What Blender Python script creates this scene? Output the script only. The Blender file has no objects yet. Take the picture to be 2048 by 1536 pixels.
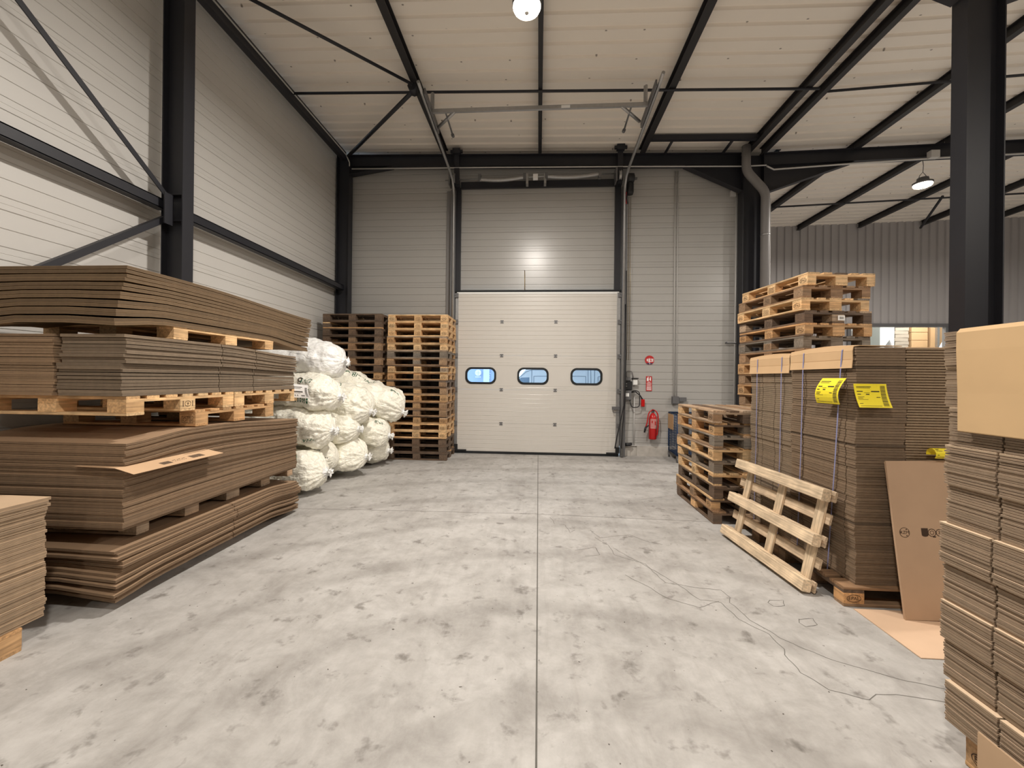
import bpy, math, random
from mathutils import Vector, Matrix, noise
random.seed(11)
R = math.radians
sc = bpy.context.scene
COL = sc.collection
PI = math.pi

# ------------------------------------------------------------------ camera
cam_d = bpy.data.cameras.new('camera')
cam = bpy.data.objects.new('camera', cam_d)
COL.objects.link(cam)
cam.location = (0, 0, 1.64)
yaw, roll = math.atan(53 / 810.0), 0.0108
# camera level, turned a little left, with a slight roll
m = Matrix.Rotation(yaw, 4, 'Z') @ Matrix.Rotation(R(90), 4, 'X') @ Matrix.Rotation(roll, 4, 'Z')
cam.matrix_world = Matrix.Translation((0, 0, 1.64)) @ m
cam_d.sensor_fit = 'HORIZONTAL'
cam_d.sensor_width = 36.0
cam_d.lens = 36.0 * 810 / 2048
cam_d.shift_y = -(768 - 756.4) / 2048
cam_d.clip_start = 0.02
cam_d.clip_end = 200
sc.camera = cam

# ------------------------------------------------------------------ world, exposure
w = bpy.data.worlds.new('world')
sc.world = w
w.use_nodes = True
wb = w.node_tree.nodes['Background']
wb.inputs['Color'].default_value = (0.60, 0.80, 1.0, 1)
wb.inputs['Strength'].default_value = 5.0
sc.view_settings.view_transform = 'Standard'
sc.view_settings.look = 'None'
sc.view_settings.gamma = 1
sc.view_settings.use_curve_mapping = False
sc.view_settings.exposure = -0.10
sc.cycles.use_denoising = True
sc.cycles.max_bounces = 10
sc.cycles.diffuse_bounces = 6
sc.cycles.transparent_max_bounces = 16
sc.cycles.sample_clamp_indirect = 6

LAMP_COL = (1.0, 0.935, 0.86)
LAMPS = [  # x, y, z, watts
    (-0.17, 4.40, 5.66, 300), (-0.17, -0.1, 5.66, 190), (-0.17, -4.6, 5.66, 150),
    (7.70, 8.70, 5.62, 260), (7.70, 4.40, 5.62, 230), (7.70, -0.1, 5.62, 200), (12.6, 6.0, 5.75, 200)]

# ------------------------------------------------------------------ materials
def nt(mat):
    mat.use_nodes = True
    t = mat.node_tree
    return t, t.nodes, t.links

def mat_plain(name, col, rough=0.6, metal=0.0, emit=None, es=0.0, noise_amt=0.0, noise_scale=8.0, bump=0.0, spec=0.5):
    m_ = bpy.data.materials.new(name)
    t, n, l = nt(m_)
    b = n['Principled BSDF']
    b.inputs['Base Color'].default_value = (*col, 1)
    b.inputs['Roughness'].default_value = rough
    b.inputs['Metallic'].default_value = metal
    b.inputs['Specular IOR Level'].default_value = spec
    if emit:
        b.inputs['Emission Color'].default_value = (*emit, 1)
        b.inputs['Emission Strength'].default_value = es
    tc = n.new('ShaderNodeTexCoord')
    nz = n.new('ShaderNodeTexNoise')
    nz.inputs['Scale'].default_value = noise_scale
    nz.inputs['Detail'].default_value = 6
    l.new(tc.outputs['Object'], nz.inputs['Vector'])
    if noise_amt > 0:
        mx = n.new('ShaderNodeMix'); mx.data_type = 'RGBA'
        mx.inputs[6].default_value = (*[c * (1 - noise_amt) for c in col], 1)
        mx.inputs[7].default_value = (*[min(1, c * (1 + noise_amt)) for c in col], 1)
        l.new(nz.outputs['Fac'], mx.inputs[0])
        l.new(mx.outputs[2], b.inputs['Base Color'])
    if bump > 0:
        bp = n.new('ShaderNodeBump')
        bp.inputs['Strength'].default_value = bump
        bp.inputs['Distance'].default_value = 0.01
        l.new(nz.outputs['Fac'], bp.inputs['Height'])
        l.new(bp.outputs['Normal'], b.inputs['Normal'])
    return m_

def mat_objcol(name, kind):
    """base colour comes from each object's own colour"""
    m_ = bpy.data.materials.new(name)
    t, n, l = nt(m_)
    b = n['Principled BSDF']
    oi = n.new('ShaderNodeObjectInfo')
    tc = n.new('ShaderNodeTexCoord')
    mp = n.new('ShaderNodeMapping')
    l.new(tc.outputs['Object'], mp.inputs['Vector'])
    add = n.new('ShaderNodeVectorMath'); add.operation = 'ADD'
    sc_ = n.new('ShaderNodeVectorMath'); sc_.operation = 'SCALE'
    sc_.inputs[3].default_value = 13.7
    cmb = n.new('ShaderNodeCombineXYZ')
    for k in range(3): l.new(oi.outputs['Random'], cmb.inputs[k])
    l.new(cmb.outputs[0], sc_.inputs[0])
    l.new(mp.outputs[0], add.inputs[0]); l.new(sc_.outputs[0], add.inputs[1])
    nz = n.new('ShaderNodeTexNoise'); nz.inputs['Detail'].default_value = 8
    l.new(add.outputs[0], nz.inputs['Vector'])
    hs = n.new('ShaderNodeHueSaturation')
    mr = n.new('ShaderNodeMapRange')
    l.new(nz.outputs['Fac'], mr.inputs['Value'])
    l.new(oi.outputs['Color'], hs.inputs['Color'])
    l.new(mr.outputs[0], hs.inputs['Value'])
    mr.inputs['From Min'].default_value = 0.3; mr.inputs['From Max'].default_value = 0.7
    b.inputs['Roughness'].default_value = 0.75
    if kind == 'wood_x' or kind == 'wood_y':
        mp.inputs['Scale'].default_value = (2.2, 38, 38) if kind == 'wood_x' else (38, 2.2, 38)
        nz.inputs['Scale'].default_value = 1.6
        mr.inputs['To Min'].default_value = 0.62; mr.inputs['To Max'].default_value = 1.22
        # knots and dirt
        n2 = n.new('ShaderNodeTexNoise'); n2.inputs['Scale'].default_value = 7; n2.inputs['Detail'].default_value = 4
        l.new(tc.outputs['Object'], n2.inputs['Vector'])
        r2 = n.new('ShaderNodeMapRange')
        r2.inputs['From Min'].default_value = 0.35; r2.inputs['From Max'].default_value = 0.75
        r2.inputs['To Min'].default_value = 1.08; r2.inputs['To Max'].default_value = 0.66
        l.new(n2.outputs['Fac'], r2.inputs['Value'])
        mu = n.new('ShaderNodeMath'); mu.operation = 'MULTIPLY'
        l.new(mr.outputs[0], mu.inputs[0]); l.new(r2.outputs[0], mu.inputs[1])
        l.new(mu.outputs[0], hs.inputs['Value'])
        l.new(hs.outputs[0], b.inputs['Base Color'])
        bp = n.new('ShaderNodeBump'); bp.inputs['Strength'].default_value = 0.35; bp.inputs['Distance'].default_value = 0.004
        l.new(nz.outputs['Fac'], bp.inputs['Height']); l.new(bp.outputs[0], b.inputs['Normal'])
    elif kind == 'card':
        nz.inputs['Scale'].default_value = 3.0
        mr.inputs['To Min'].default_value = 0.94; mr.inputs['To Max'].default_value = 1.05
        l.new(hs.outputs[0], b.inputs['Base Color'])
        b.inputs['Roughness'].default_value = 0.8
    elif kind == 'edge':
        # corrugated edge: liners pale, flutes dark; v runs across the thickness, u along the edge
        uv = n.new('ShaderNodeUVMap')
        sp = n.new('ShaderNodeSeparateXYZ'); l.new(uv.outputs[0], sp.inputs[0])
        cr = n.new('ShaderNodeValToRGB')
        e = cr.color_ramp.elements
        e[0].position = 0.0; e[0].color = (1.0, 1.0, 1.0, 1)
        e[1].position = 1.0; e[1].color = (1.0, 1.0, 1.0, 1)
        for p, c in ((0.14, .95), (0.24, .58), (0.44, .62), (0.5, .9), (0.56, .60), (0.76, .58), (0.86, .95)):
            q = e.new(p); q.color = (c, c * .98, c * .95, 1)
        l.new(sp.outputs[1], cr.inputs[0])
        n3 = n.new('ShaderNodeTexNoise'); n3.inputs['Scale'].default_value = 1.0; n3.inputs['Detail'].default_value = 3
        cm = n.new('ShaderNodeCombineXYZ')
        mu2 = n.new('ShaderNodeMath'); mu2.operation = 'MULTIPLY'; mu2.inputs[1].default_value = 22
        l.new(sp.outputs[0], mu2.inputs[0]); l.new(mu2.outputs[0], cm.inputs[0]); l.new(oi.outputs['Random'], cm.inputs[1])
        l.new(cm.outputs[0], n3.inputs['Vector'])
        mr.inputs['From Min'].default_value = 0.3; mr.inputs['From Max'].default_value = 0.7
        mr.inputs['To Min'].default_value = 0.70; mr.inputs['To Max'].default_value = 0.84
        l.new(n3.outputs['Fac'], mr.inputs['Value'])
        mx = n.new('ShaderNodeMix'); mx.data_type = 'RGBA'; mx.blend_type = 'MULTIPLY'; mx.inputs[0].default_value = 1
        l.new(hs.outputs[0], mx.inputs[6]); l.new(cr.outputs[0], mx.inputs[7])
        l.new(mx.outputs[2], b.inputs['Base Color'])
        b.inputs['Roughness'].default_value = 0.9
    return m_

M = {}
M['wood_x'] = mat_objcol('wood_along_x', 'wood_x')
M['wood_y'] = mat_objcol('wood_along_y', 'wood_y')
M['card'] = mat_objcol('cardboard_face', 'card')
M['edge'] = mat_objcol('cardboard_edge', 'edge')
M['steel'] = mat_plain('dark_painted_steel', (0.016, 0.0165, 0.022), 0.5, 0.0, noise_amt=0.15, noise_scale=5)
M['purlin'] = mat_plain('dark_purlin_steel', (0.020, 0.0185, 0.020), 0.5, 0.0)
M['galv'] = mat_plain('galvanised_steel', (0.42, 0.42, 0.42), 0.42, 0.85, noise_amt=0.15, noise_scale=20)
M['galvdark'] = mat_plain('dull_grey_steel', (0.17, 0.17, 0.175), 0.5, 0.5)
M['greypipe'] = mat_plain('grey_plastic_pipe', (0.20, 0.19, 0.185), 0.5)
M['conduit'] = mat_plain('pale_grey_conduit', (0.55, 0.54, 0.52), 0.5)
M['black'] = mat_plain('black_plastic', (0.012, 0.012, 0.014), 0.5)
M['rubber'] = mat_plain('black_rubber', (0.01, 0.012, 0.014), 0.75)
M['ink'] = mat_plain('black_ink', (0.03, 0.025, 0.02), 0.8)
M['burn'] = mat_plain('burnt_brand_ink', (0.05, 0.025, 0.012), 0.8)
M['greenink'] = mat_plain('green_ink', (0.02, 0.10, 0.05), 0.6)
M['white'] = mat_plain('white_paint', (0.80, 0.80, 0.78), 0.5)
M['paper'] = mat_plain('white_paper', (0.88, 0.88, 0.87), 0.7)
M['yellow'] = mat_plain('yellow_paper', (0.95, 0.78, 0.03), 0.65)
M['red'] = mat_plain('red_paint', (0.50, 0.010, 0.010), 0.3)
M['redsign'] = mat_plain('red_sign_plastic', (0.48, 0.02, 0.02), 0.5)
M['bluesign'] = mat_plain('dark_blue_sign_print', (0.02, 0.035, 0.10), 0.5)
M['blue'] = mat_plain('blue_painted_wire', (0.010, 0.035, 0.095), 0.45)
M['strap'] = mat_plain('blue_polypropylene_strap', (0.23, 0.24, 0.42), 0.35)
M['cream'] = mat_plain('cream_door_panel', (0.64, 0.612, 0.568), 0.27, noise_amt=0.02)
M['concrete'] = mat_plain('concrete_plinth', (0.50, 0.47, 0.43), 0.9, noise_amt=0.3, noise_scale=7, bump=0.4)
M['asphalt'] = mat_plain('asphalt', (0.25, 0.25, 0.25), 0.9, noise_amt=0.2)
M['van'] = mat_plain('white_van_paint', (0.85, 0.87, 0.9), 0.3)
M['vanglass'] = mat_plain('van_window_glass', (0.25, 0.34, 0.45), 0.1)
M['vangap'] = mat_plain('van_panel_gap', (0.25, 0.3, 0.38), 0.6)
M['facade'] = mat_plain('blue_grey_facade', (0.36, 0.45, 0.62), 0.6)
M['facadepale'] = mat_plain('pale_facade_panel', (0.62, 0.70, 0.82), 0.6)
M['brass'] = mat_plain('dull_brass', (0.35, 0.26, 0.12), 0.4, 0.8)
M['lens'] = mat_plain('lit_lamp_lens', (1, 1, 1), 0.4, emit=(1.0, 0.88, 0.68), es=22)
M['roomlamp'] = mat_plain('lit_tube', (1, 1, 1), 0.4, emit=(1.0, 0.97, 0.9), es=6)
M['wrap'] = mat_plain('white_plastic_wrap', (0.82, 0.84, 0.86), 0.3, bump=0.6, noise_scale=25)
M['box'] = mat_plain('plain_cardboard_box', (0.52, 0.33, 0.17), 0.8, noise_amt=0.05)
M['boxgrey'] = mat_plain('grey_brown_sheets', (0.36, 0.31, 0.25), 0.8, noise_amt=0.1)

# sandwich panel walls
def mat_wall(name, col, bump=0.05):
    m_ = mat_plain(name, col, 0.42, noise_amt=0.03, noise_scale=1.5)
    return m_
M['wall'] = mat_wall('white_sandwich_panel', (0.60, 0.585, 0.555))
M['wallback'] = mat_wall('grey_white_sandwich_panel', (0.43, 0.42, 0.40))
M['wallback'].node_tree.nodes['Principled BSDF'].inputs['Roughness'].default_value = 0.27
M['walldark'] = mat_wall('grey_corrugated_cladding', (0.40, 0.385, 0.385))
M['roomwall'] = mat_plain('white_room_wall', (0.75, 0.78, 0.76), 0.6)

def mat_ceiling():
    m_ = bpy.data.materials.new('white_roof_deck')
    t, n, l = nt(m_)
    b = n['Principled BSDF']; b.inputs['Roughness'].default_value = 0.5
    tc = n.new('ShaderNodeTexCoord')
    mp = n.new('ShaderNodeMapping')
    l.new(tc.outputs['Object'], mp.inputs['Vector'])
    v = n.new('ShaderNodeTexVoronoi'); v.voronoi_dimensions = '2D'; v.inputs['Scale'].default_value = 1; v.inputs['Randomness'].default_value = 0.35
    mp.inputs['Scale'].default_value = (1.45, 1.95, 1)
    l.new(mp.outputs[0], v.inputs['Vector'])
    cr = n.new('ShaderNodeValToRGB')
    e = cr.color_ramp.elements
    e[0].position = 0.014; e[0].color = (0.25, 0.22, 0.19, 1)
    e[1].position = 0.030; e[1].color = (0.86, 0.80, 0.72, 1)
    l.new(v.outputs['Distance'], cr.inputs[0])
    l.new(cr.outputs[0], b.inputs['Base Color'])
    return m_
M['roof'] = mat_ceiling()

def mat_floor():
    m_ = bpy.data.materials.new('worn_concrete_floor')
    t, n, l = nt(m_)
    b = n['Principled BSDF']
    tc = n.new('ShaderNodeTexCoord')
    def nz(scale, detail=6, rough=0.6, dist=0.0, mapscale=None, rot=0):
        x = n.new('ShaderNodeTexNoise')
        x.inputs['Scale'].default_value = scale; x.inputs['Detail'].default_value = detail
        x.inputs['Roughness'].default_value = rough; x.inputs['Distortion'].default_value = dist
        if mapscale:
            mp = n.new('ShaderNodeMapping'); mp.inputs['Scale'].default_value = mapscale
            mp.inputs['Rotation'].default_value = (0, 0, rot)
            l.new(tc.outputs['Object'], mp.inputs['Vector']); l.new(mp.outputs[0], x.inputs['Vector'])
        else:
            l.new(tc.outputs['Object'], x.inputs['Vector'])
        return x
    def ramp(src, p0, c0, p1, c1):
        r = n.new('ShaderNodeValToRGB'); e = r.color_ramp.elements
        e[0].position = p0; e[0].color = (*c0, 1); e[1].position = p1; e[1].color = (*c1, 1)
        l.new(src, r.inputs[0]); return r
    def mul(a, b_, f=1.0):
        x = n.new('ShaderNodeMix'); x.data_type = 'RGBA'; x.blend_type = 'MULTIPLY'; x.inputs[0].default_value = f
        l.new(a, x.inputs[6]); l.new(b_, x.inputs[7]); return x.outputs[2]
    base = ramp(nz(0.9, 8, 0.65, 0.3).outputs['Fac'], 0.32, (0.40, 0.385, 0.365), 0.68, (0.515, 0.502, 0.483)).outputs[0]
    fine = ramp(nz(9, 8, 0.7).outputs['Fac'], 0.30, (0.86, 0.855, 0.85), 0.62, (1.03, 1.03, 1.03)).outputs[0]
    blot = ramp(nz(2.7, 9, 0.72, 0.5).outputs['Fac'], 0.30, (0.76, 0.75, 0.74), 0.54, (1.02, 1.02, 1.02)).outputs[0]
    spots = ramp(nz(6.2, 4, 0.6, 0.15).outputs['Fac'], 0.29, (0.54, 0.525, 0.51), 0.41, (1, 1, 1)).outputs[0]
    specks = ramp(nz(34, 1, 0.5, 0.0).outputs['Fac'], 0.205, (0.25, 0.23, 0.21), 0.235, (1, 1, 1)).outputs[0]
    strk = ramp(nz(1.0, 5, 0.6, 0.4, (8, 1.1, 1), 0.35).outputs['Fac'], 0.30, (0.94, 0.935, 0.93), 0.5, (1, 1, 1)).outputs[0]
    strk2 = ramp(nz(1.0, 5, 0.6, 0.6, (9, 1.2, 1), -0.55).outputs['Fac'], 0.30, (0.91, 0.905, 0.90), 0.46, (1, 1, 1)).outputs[0]
    # round tyre scuffs
    mp = n.new('ShaderNodeMapping'); mp.inputs['Location'].default_value = (-0.4, -0.2, 0); l.new(tc.outputs['Object'], mp.inputs['Vector'])
    wv = n.new('ShaderNodeTexWave'); wv.wave_type = 'RINGS'; wv.rings_direction = 'Z'
    wv.inputs['Scale'].default_value = 0.35; wv.inputs['Distortion'].default_value = 3.5; wv.inputs['Detail'].default_value = 4; wv.inputs['Detail Scale'].default_value = 0.8
    l.new(mp.outputs[0], wv.inputs['Vector'])
    arc = ramp(wv.outputs['Fac'], 0.0, (0.86, 0.855, 0.85), 0.16, (1, 1, 1)).outputs[0]
    c = mul(base, fine); c = mul(c, blot); c = mul(c, spots); c = mul(c, specks); c = mul(c, strk); c = mul(c, strk2); c = mul(c, arc)
    l.new(c, b.inputs['Base Color'])
    rr = n.new('ShaderNodeMapRange'); rr.inputs['To Min'].default_value = 0.48; rr.inputs['To Max'].default_value = 0.75
    l.new(nz(2.2).outputs['Fac'], rr.inputs['Value']); l.new(rr.outputs[0], b.inputs['Roughness'])
    b.inputs['Specular IOR Level'].default_value = 0.35
    bp = n.new('ShaderNodeBump'); bp.inputs['Strength'].default_value = 0.12; bp.inputs['Distance'].default_value = 0.01
    l.new(nz(14, 8, 0.7).outputs['Fac'], bp.inputs['Height']); l.new(bp.outputs[0], b.inputs['Normal'])
    return m_
M['floor'] = mat_floor()

def mat_bag(name, body, rough, bscale, bstr, sss=0.12):
    m_ = bpy.data.materials.new(name)
    t, n, l = nt(m_)
    b = n['Principled BSDF']
    tc = n.new('ShaderNodeTexCoord')
    v = n.new('ShaderNodeTexVoronoi'); v.inputs['Scale'].default_value = bscale; l.new(tc.outputs['Object'], v.inputs['Vector'])
    nz = n.new('ShaderNodeTexNoise'); nz.inputs['Scale'].default_value = 11; nz.inputs['Detail'].default_value = 7; nz.inputs['Distortion'].default_value = 1.2
    mp = n.new('ShaderNodeMapping'); mp.inputs['Scale'].default_value = (0.5, 1.3, 1.3)
    l.new(tc.outputs['Object'], mp.inputs[0]); l.new(mp.outputs[0], nz.inputs['Vector'])
    cr = n.new('ShaderNodeValToRGB'); e = cr.color_ramp.elements
    e[0].position = 0.0; e[0].color = (*body, 1); e[1].position = 0.8; e[1].color = (*[c * 0.92 for c in body], 1)
    l.new(v.outputs['Distance'], cr.inputs[0]); l.new(cr.outputs[0], b.inputs['Base Color'])
    b.inputs['Roughness'].default_value = rough
    b.inputs['Coat Weight'].default_value = 0.5; b.inputs['Coat Roughness'].default_value = 0.22
    b.inputs['Subsurface Weight'].default_value = sss
    b.inputs['Subsurface Radius'].default_value = (0.05, 0.045, 0.035)
    b.inputs['Subsurface Scale'].default_value = 0.5
    bp1 = n.new('ShaderNodeBump'); bp1.inputs['Strength'].default_value = bstr; bp1.inputs['Distance'].default_value = 0.006; bp1.invert = True
    l.new(v.outputs['Distance'], bp1.inputs['Height'])
    bp2 = n.new('ShaderNodeBump'); bp2.inputs['Strength'].default_value = 0.9; bp2.inputs['Distance'].default_value = 0.03
    l.new(nz.outputs['Fac'], bp2.inputs['Height']); l.new(bp1.outputs[0], bp2.inputs['Normal'])
    l.new(bp2.outputs[0], b.inputs['Normal']); l.new(bp2.outputs[0], b.inputs['Coat Normal'])
    return m_
M['bag'] = mat_bag('pellet_filled_plastic_bag', (0.97, 0.94, 0.82), 0.42, 38, 0.5)
M['bagwhite'] = mat_bag('plain_white_film_bag', (0.95, 0.95, 0.93), 0.4, 12, 0.15)

def mat_pane():
    m_ = bpy.data.materials.new('clear_window_pane')
    t, n, l = nt(m_)
    out = n['Material Output']; n.remove(n['Principled BSDF'])
    tr = n.new('ShaderNodeBsdfTransparent'); tr.inputs[0].default_value = (0.9, 0.95, 1, 1)
    gl = n.new('ShaderNodeBsdfGlossy'); gl.inputs['Roughness'].default_value = 0.03
    mx = n.new('ShaderNodeMixShader'); fr = n.new('ShaderNodeFresnel'); fr.inputs[0].default_value = 1.3
    l.new(fr.outputs[0], mx.inputs[0]); l.new(tr.outputs[0], mx.inputs[1]); l.new(gl.outputs[0], mx.inputs[2]); l.new(mx.outputs[0], out.inputs[0])
    return m_
M['pane'] = mat_pane()

# ------------------------------------------------------------------ mesh helpers
class MB:
    def __init__(s): s.v = []; s.f = []; s.mi = []; s.uv = []; s.sm = []
    def face(s, ids, mi=0, uv=None, smooth=False):
        s.f.append(tuple(ids)); s.mi.append(mi); s.uv.append(uv or [(0, 0)] * len(ids)); s.sm.append(smooth)
    def quad(s, a, b, c, d, mi=0, uv=None):
        i = len(s.v); s.v += [tuple(a), tuple(b), tuple(c), tuple(d)]; s.face((i, i + 1, i + 2, i + 3), mi, uv)
    def box(s, x0, x1, y0, y1, z0, z1, mi=0, M4=None, ch=0.0):
        if ch > 0:
            return s.cbox(x0, x1, y0, y1, z0, z1, mi, M4, ch)
        i = len(s.v)
        P = [(x0, y0, z0), (x1, y0, z0), (x1, y1, z0), (x0, y1, z0), (x0, y0, z1), (x1, y0, z1), (x1, y1, z1), (x0, y1, z1)]
        if M4: P = [tuple(M4 @ Vector(p)) for p in P]
        s.v += P
        for q in ((3, 2, 1, 0), (4, 5, 6, 7), (0, 1, 5, 4), (1, 2, 6, 5), (2, 3, 7, 6), (3, 0, 4, 7)):
            s.face([i + k for k in q], mi)
    def cbox(s, x0, x1, y0, y1, z0, z1, mi, M4, c):
        # box whose long vertical-section corners are chamfered
        def ring(x): return [(x, y0 + c, z0), (x, y1 - c, z0), (x, y1, z0 + c), (x, y1, z1 - c), (x, y1 - c, z1), (x, y0 + c, z1), (x, y0, z1 - c), (x, y0, z0 + c)]
        i = len(s.v); P = ring(x0) + ring(x1)
        if M4: P = [tuple(M4 @ Vector(p)) for p in P]
        s.v += P
        s.face([i + k for k in range(7, -1, -1)], mi); s.face([i + 8 + k for k in range(8)], mi)
        for k in range(8):
            s.face((i + k, i + (k + 1) % 8, i + 8 + (k + 1) % 8, i + 8 + k), mi)
    def tube(s, pts, r, n=10, mi=0, closed=False, caps=True):
        pts = [Vector(p) for p in pts]
        rings = []
        N = len(pts)
        up = Vector((0, 0, 1))
        for k, p in enumerate(pts):
            if closed: d = pts[(k + 1) % N] - pts[k - 1]
            else: d = pts[min(k + 1, N - 1)] - pts[max(k - 1, 0)]
            d.normalize()
            a = d.cross(up)
            if a.length < 1e-3: a = d.cross(Vector((0, 1, 0)))
            a.normalize(); b = d.cross(a).normalized()
            if k and rings:
                # keep frames continuous
                pa = prev_a - d * prev_a.dot(d)
                if pa.length > 1e-4: a = pa.normalized(); b = d.cross(a).normalized()
            prev_a = a
            rr = r[k] if isinstance(r, (list, tuple)) else r
            i0 = len(s.v)
            for j in range(n):
                t = 2 * PI * j / n
                s.v.append(tuple(p + a * (rr * math.cos(t)) + b * (rr * math.sin(t))))
            rings.append(i0)
        for k in range(N if closed else N - 1):
            i, j2 = rings[k], rings[(k + 1) % N]
            for j in range(n):
                s.face((i + j, i + (j + 1) % n, j2 + (j + 1) % n, j2 + j), mi, smooth=True)
        if caps and not closed:
            s.face([rings[0] + j for j in range(n)][::-1], mi); s.face([rings[-1] + j for j in range(n)], mi)
    def lathe(s, prof, n=24, mi=0, M4=None):
        # prof: (r, z) list around local z
        i0 = len(s.v)
        for r, z in prof:
            for j in range(n):
                t = 2 * PI * j / n
                p = Vector((r * math.cos(t), r * math.sin(t), z))
                if M4: p = M4 @ p
                s.v.append(tuple(p))
        for k in range(len(prof) - 1):
            for j in range(n):
                a = i0 + k * n
                s.face((a + j, a + (j + 1) % n, a + n + (j + 1) % n, a + n + j), mi, smooth=True)
        s.face([i0 + j for j in range(n)][::-1], mi)
        s.face([i0 + (len(prof) - 1) * n + j for j in range(n)], mi)
    def prism(s, poly, axis, a0, a1, mi=0):
        """poly in the two other axes, extruded along axis"""
        def P(u, v, a):
            return {'x': (a, u, v), 'y': (u, a, v), 'z': (u, v, a)}[axis]
        i = len(s.v); n = len(poly)
        s.v += [P(u, v, a0) for u, v in poly] + [P(u, v, a1) for u, v in poly]
        s.face([i + k for k in range(n)][::-1], mi); s.face([i + n + k for k in range(n)], mi)
        for k in range(n):
            s.face((i + k, i + (k + 1) % n, i + n + (k + 1) % n, i + n + k), mi)
    def mesh(s, name, mats):
        me = bpy.data.meshes.new(name)
        me.from_pydata(s.v, [], s.f)
        for m_ in (mats if isinstance(mats, (list, tuple)) else [mats]): me.materials.append(m_)
        me.polygons.foreach_set('material_index', s.mi)
        me.polygons.foreach_set('use_smooth', s.sm)
        uvl = me.uv_layers.new(name='UVMap')
        flat = []
        for u in s.uv:
            for c in u: flat += [c[0], c[1]]
        uvl.data.foreach_set('uv', flat)
        me.update()
        return me
    def build(s, name, mats, parent=None, fix=True):
        me = s.mesh(name, mats)
        if fix:
            import bmesh
            bm = bmesh.new(); bm.from_mesh(me)
            bmesh.ops.recalc_face_normals(bm, faces=bm.faces)
            bm.to_mesh(me); bm.free()
        return link(name, me, parent)

def link(name, me, parent=None, loc=None, rz=None):
    o = bpy.data.objects.new(name, me); COL.objects.link(o)
    if parent: o.parent = parent
    if loc: o.location = loc
    if rz is not None: o.rotation_euler = (0, 0, rz)
    return o
def tag(o, label, cat, group=None, kind=None):
    o['label'] = label; o['category'] = cat
    if group: o['group'] = group
    if kind: o['kind'] = kind
    return o
def struct(o): o['kind'] = 'structure'; return o
def thing(name, label, cat, loc=(0, 0, 0), rz=0, group=None):
    o = bpy.data.objects.new(name, None); COL.objects.link(o)
    o.empty_display_size = 0.05
    o.location = loc; o.rotation_euler = (0, 0, rz)
    return tag(o, label, cat, group)
# text outlines as flat polygons
_tc = {}
def text_poly(s_, size=1.0):
    if s_ not in _tc:
        cu = bpy.data.curves.new('t', 'FONT'); cu.body = s_; cu.size = 1.0; cu.resolution_u = 3
        cu.align_x = 'CENTER'; cu.align_y = 'CENTER'
        ob = bpy.data.objects.new('t', cu); COL.objects.link(ob)
        dg = bpy.context.evaluated_depsgraph_get(); dg.update()
        me = bpy.data.meshes.new_from_object(ob.evaluated_get(dg))
        _tc[s_] = ([tuple(v.co)[:2] for v in me.vertices], [tuple(p.vertices) for p in me.polygons])
        bpy.data.objects.remove(ob); bpy.data.curves.remove(cu); bpy.data.meshes.remove(me)
    V, Fc = _tc[s_]
    return [(x * size, y * size) for x, y in V], Fc
def add_text(mb, s_, size, fn, mi=0, cx=0, cy=0, sx=1.0):
    """fn maps (u, v) on the carrier to a 3D point"""
    V, Fc = text_poly(s_, size)
    i = len(mb.v)
    mb.v += [tuple(fn(cx + x * sx, cy + y)) for x, y in V]
    for f in Fc: mb.face([i + k for k in f], mi)
def add_rect(mb, fn, u0, u1, v0, v1, mi=0, n=1):
    for k in range(n):
        a = u0 + (u1 - u0) * k / n; b = u0 + (u1 - u0) * (k + 1) / n
        mb.quad(fn(a, v0), fn(b, v0), fn(b, v1), fn(a, v1), mi)
def add_ring(mb, fn, cx, cy, rx, ry, w, mi=0, n=28):
    for k in range(n):
        a = 2 * PI * k / n; b = 2 * PI * (k + 1) / n
        def P(t, q): return fn(cx + (rx - q) * math.cos(t), cy + (ry - q) * math.sin(t))
        mb.quad(P(a, 0), P(b, 0), P(b, w), P(a, w), mi)
def add_disc(mb, fn, cx, cy, rx, ry, mi=0, n=28, a0=0, a1=2 * PI):
    i = len(mb.v)
    mb.v += [tuple(fn(cx + rx * math.cos(a0 + (a1 - a0) * k / n), cy + ry * math.sin(a0 + (a1 - a0) * k / n))) for k in range(n + 1)]
    mb.face([i + k for k in range(n + 1)], mi)

ORD = ['topmost', 'second', 'third', 'fourth', 'fifth', 'sixth', 'seventh', 'eighth', 'ninth', 'tenth', 'eleventh', 'twelfth',
       'thirteenth', 'fourteenth', 'fifteenth', 'sixteenth', 'seventeenth', 'eighteenth', 'nineteenth', 'twentieth', 'twenty-first']

# ================================================================== SETTING
XL, XR, YB, YF = -4.50, 16.0, 13.4, -8.0
YW = 8.88          # back wall of the near hall
XP = 4.72          # line of the middle columns
def zt(x):          # top of rafters
    return 6.50 - 0.02 * (x + 4.2) if x < XP else 6.322 + 0.028 * (x - XP)

mb = MB()
mb.box(XL - .2, XR + .2, YF - .2, 17.6, -0.3, 0.0)
fl = struct(mb.build('floor', M['floor']))
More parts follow.
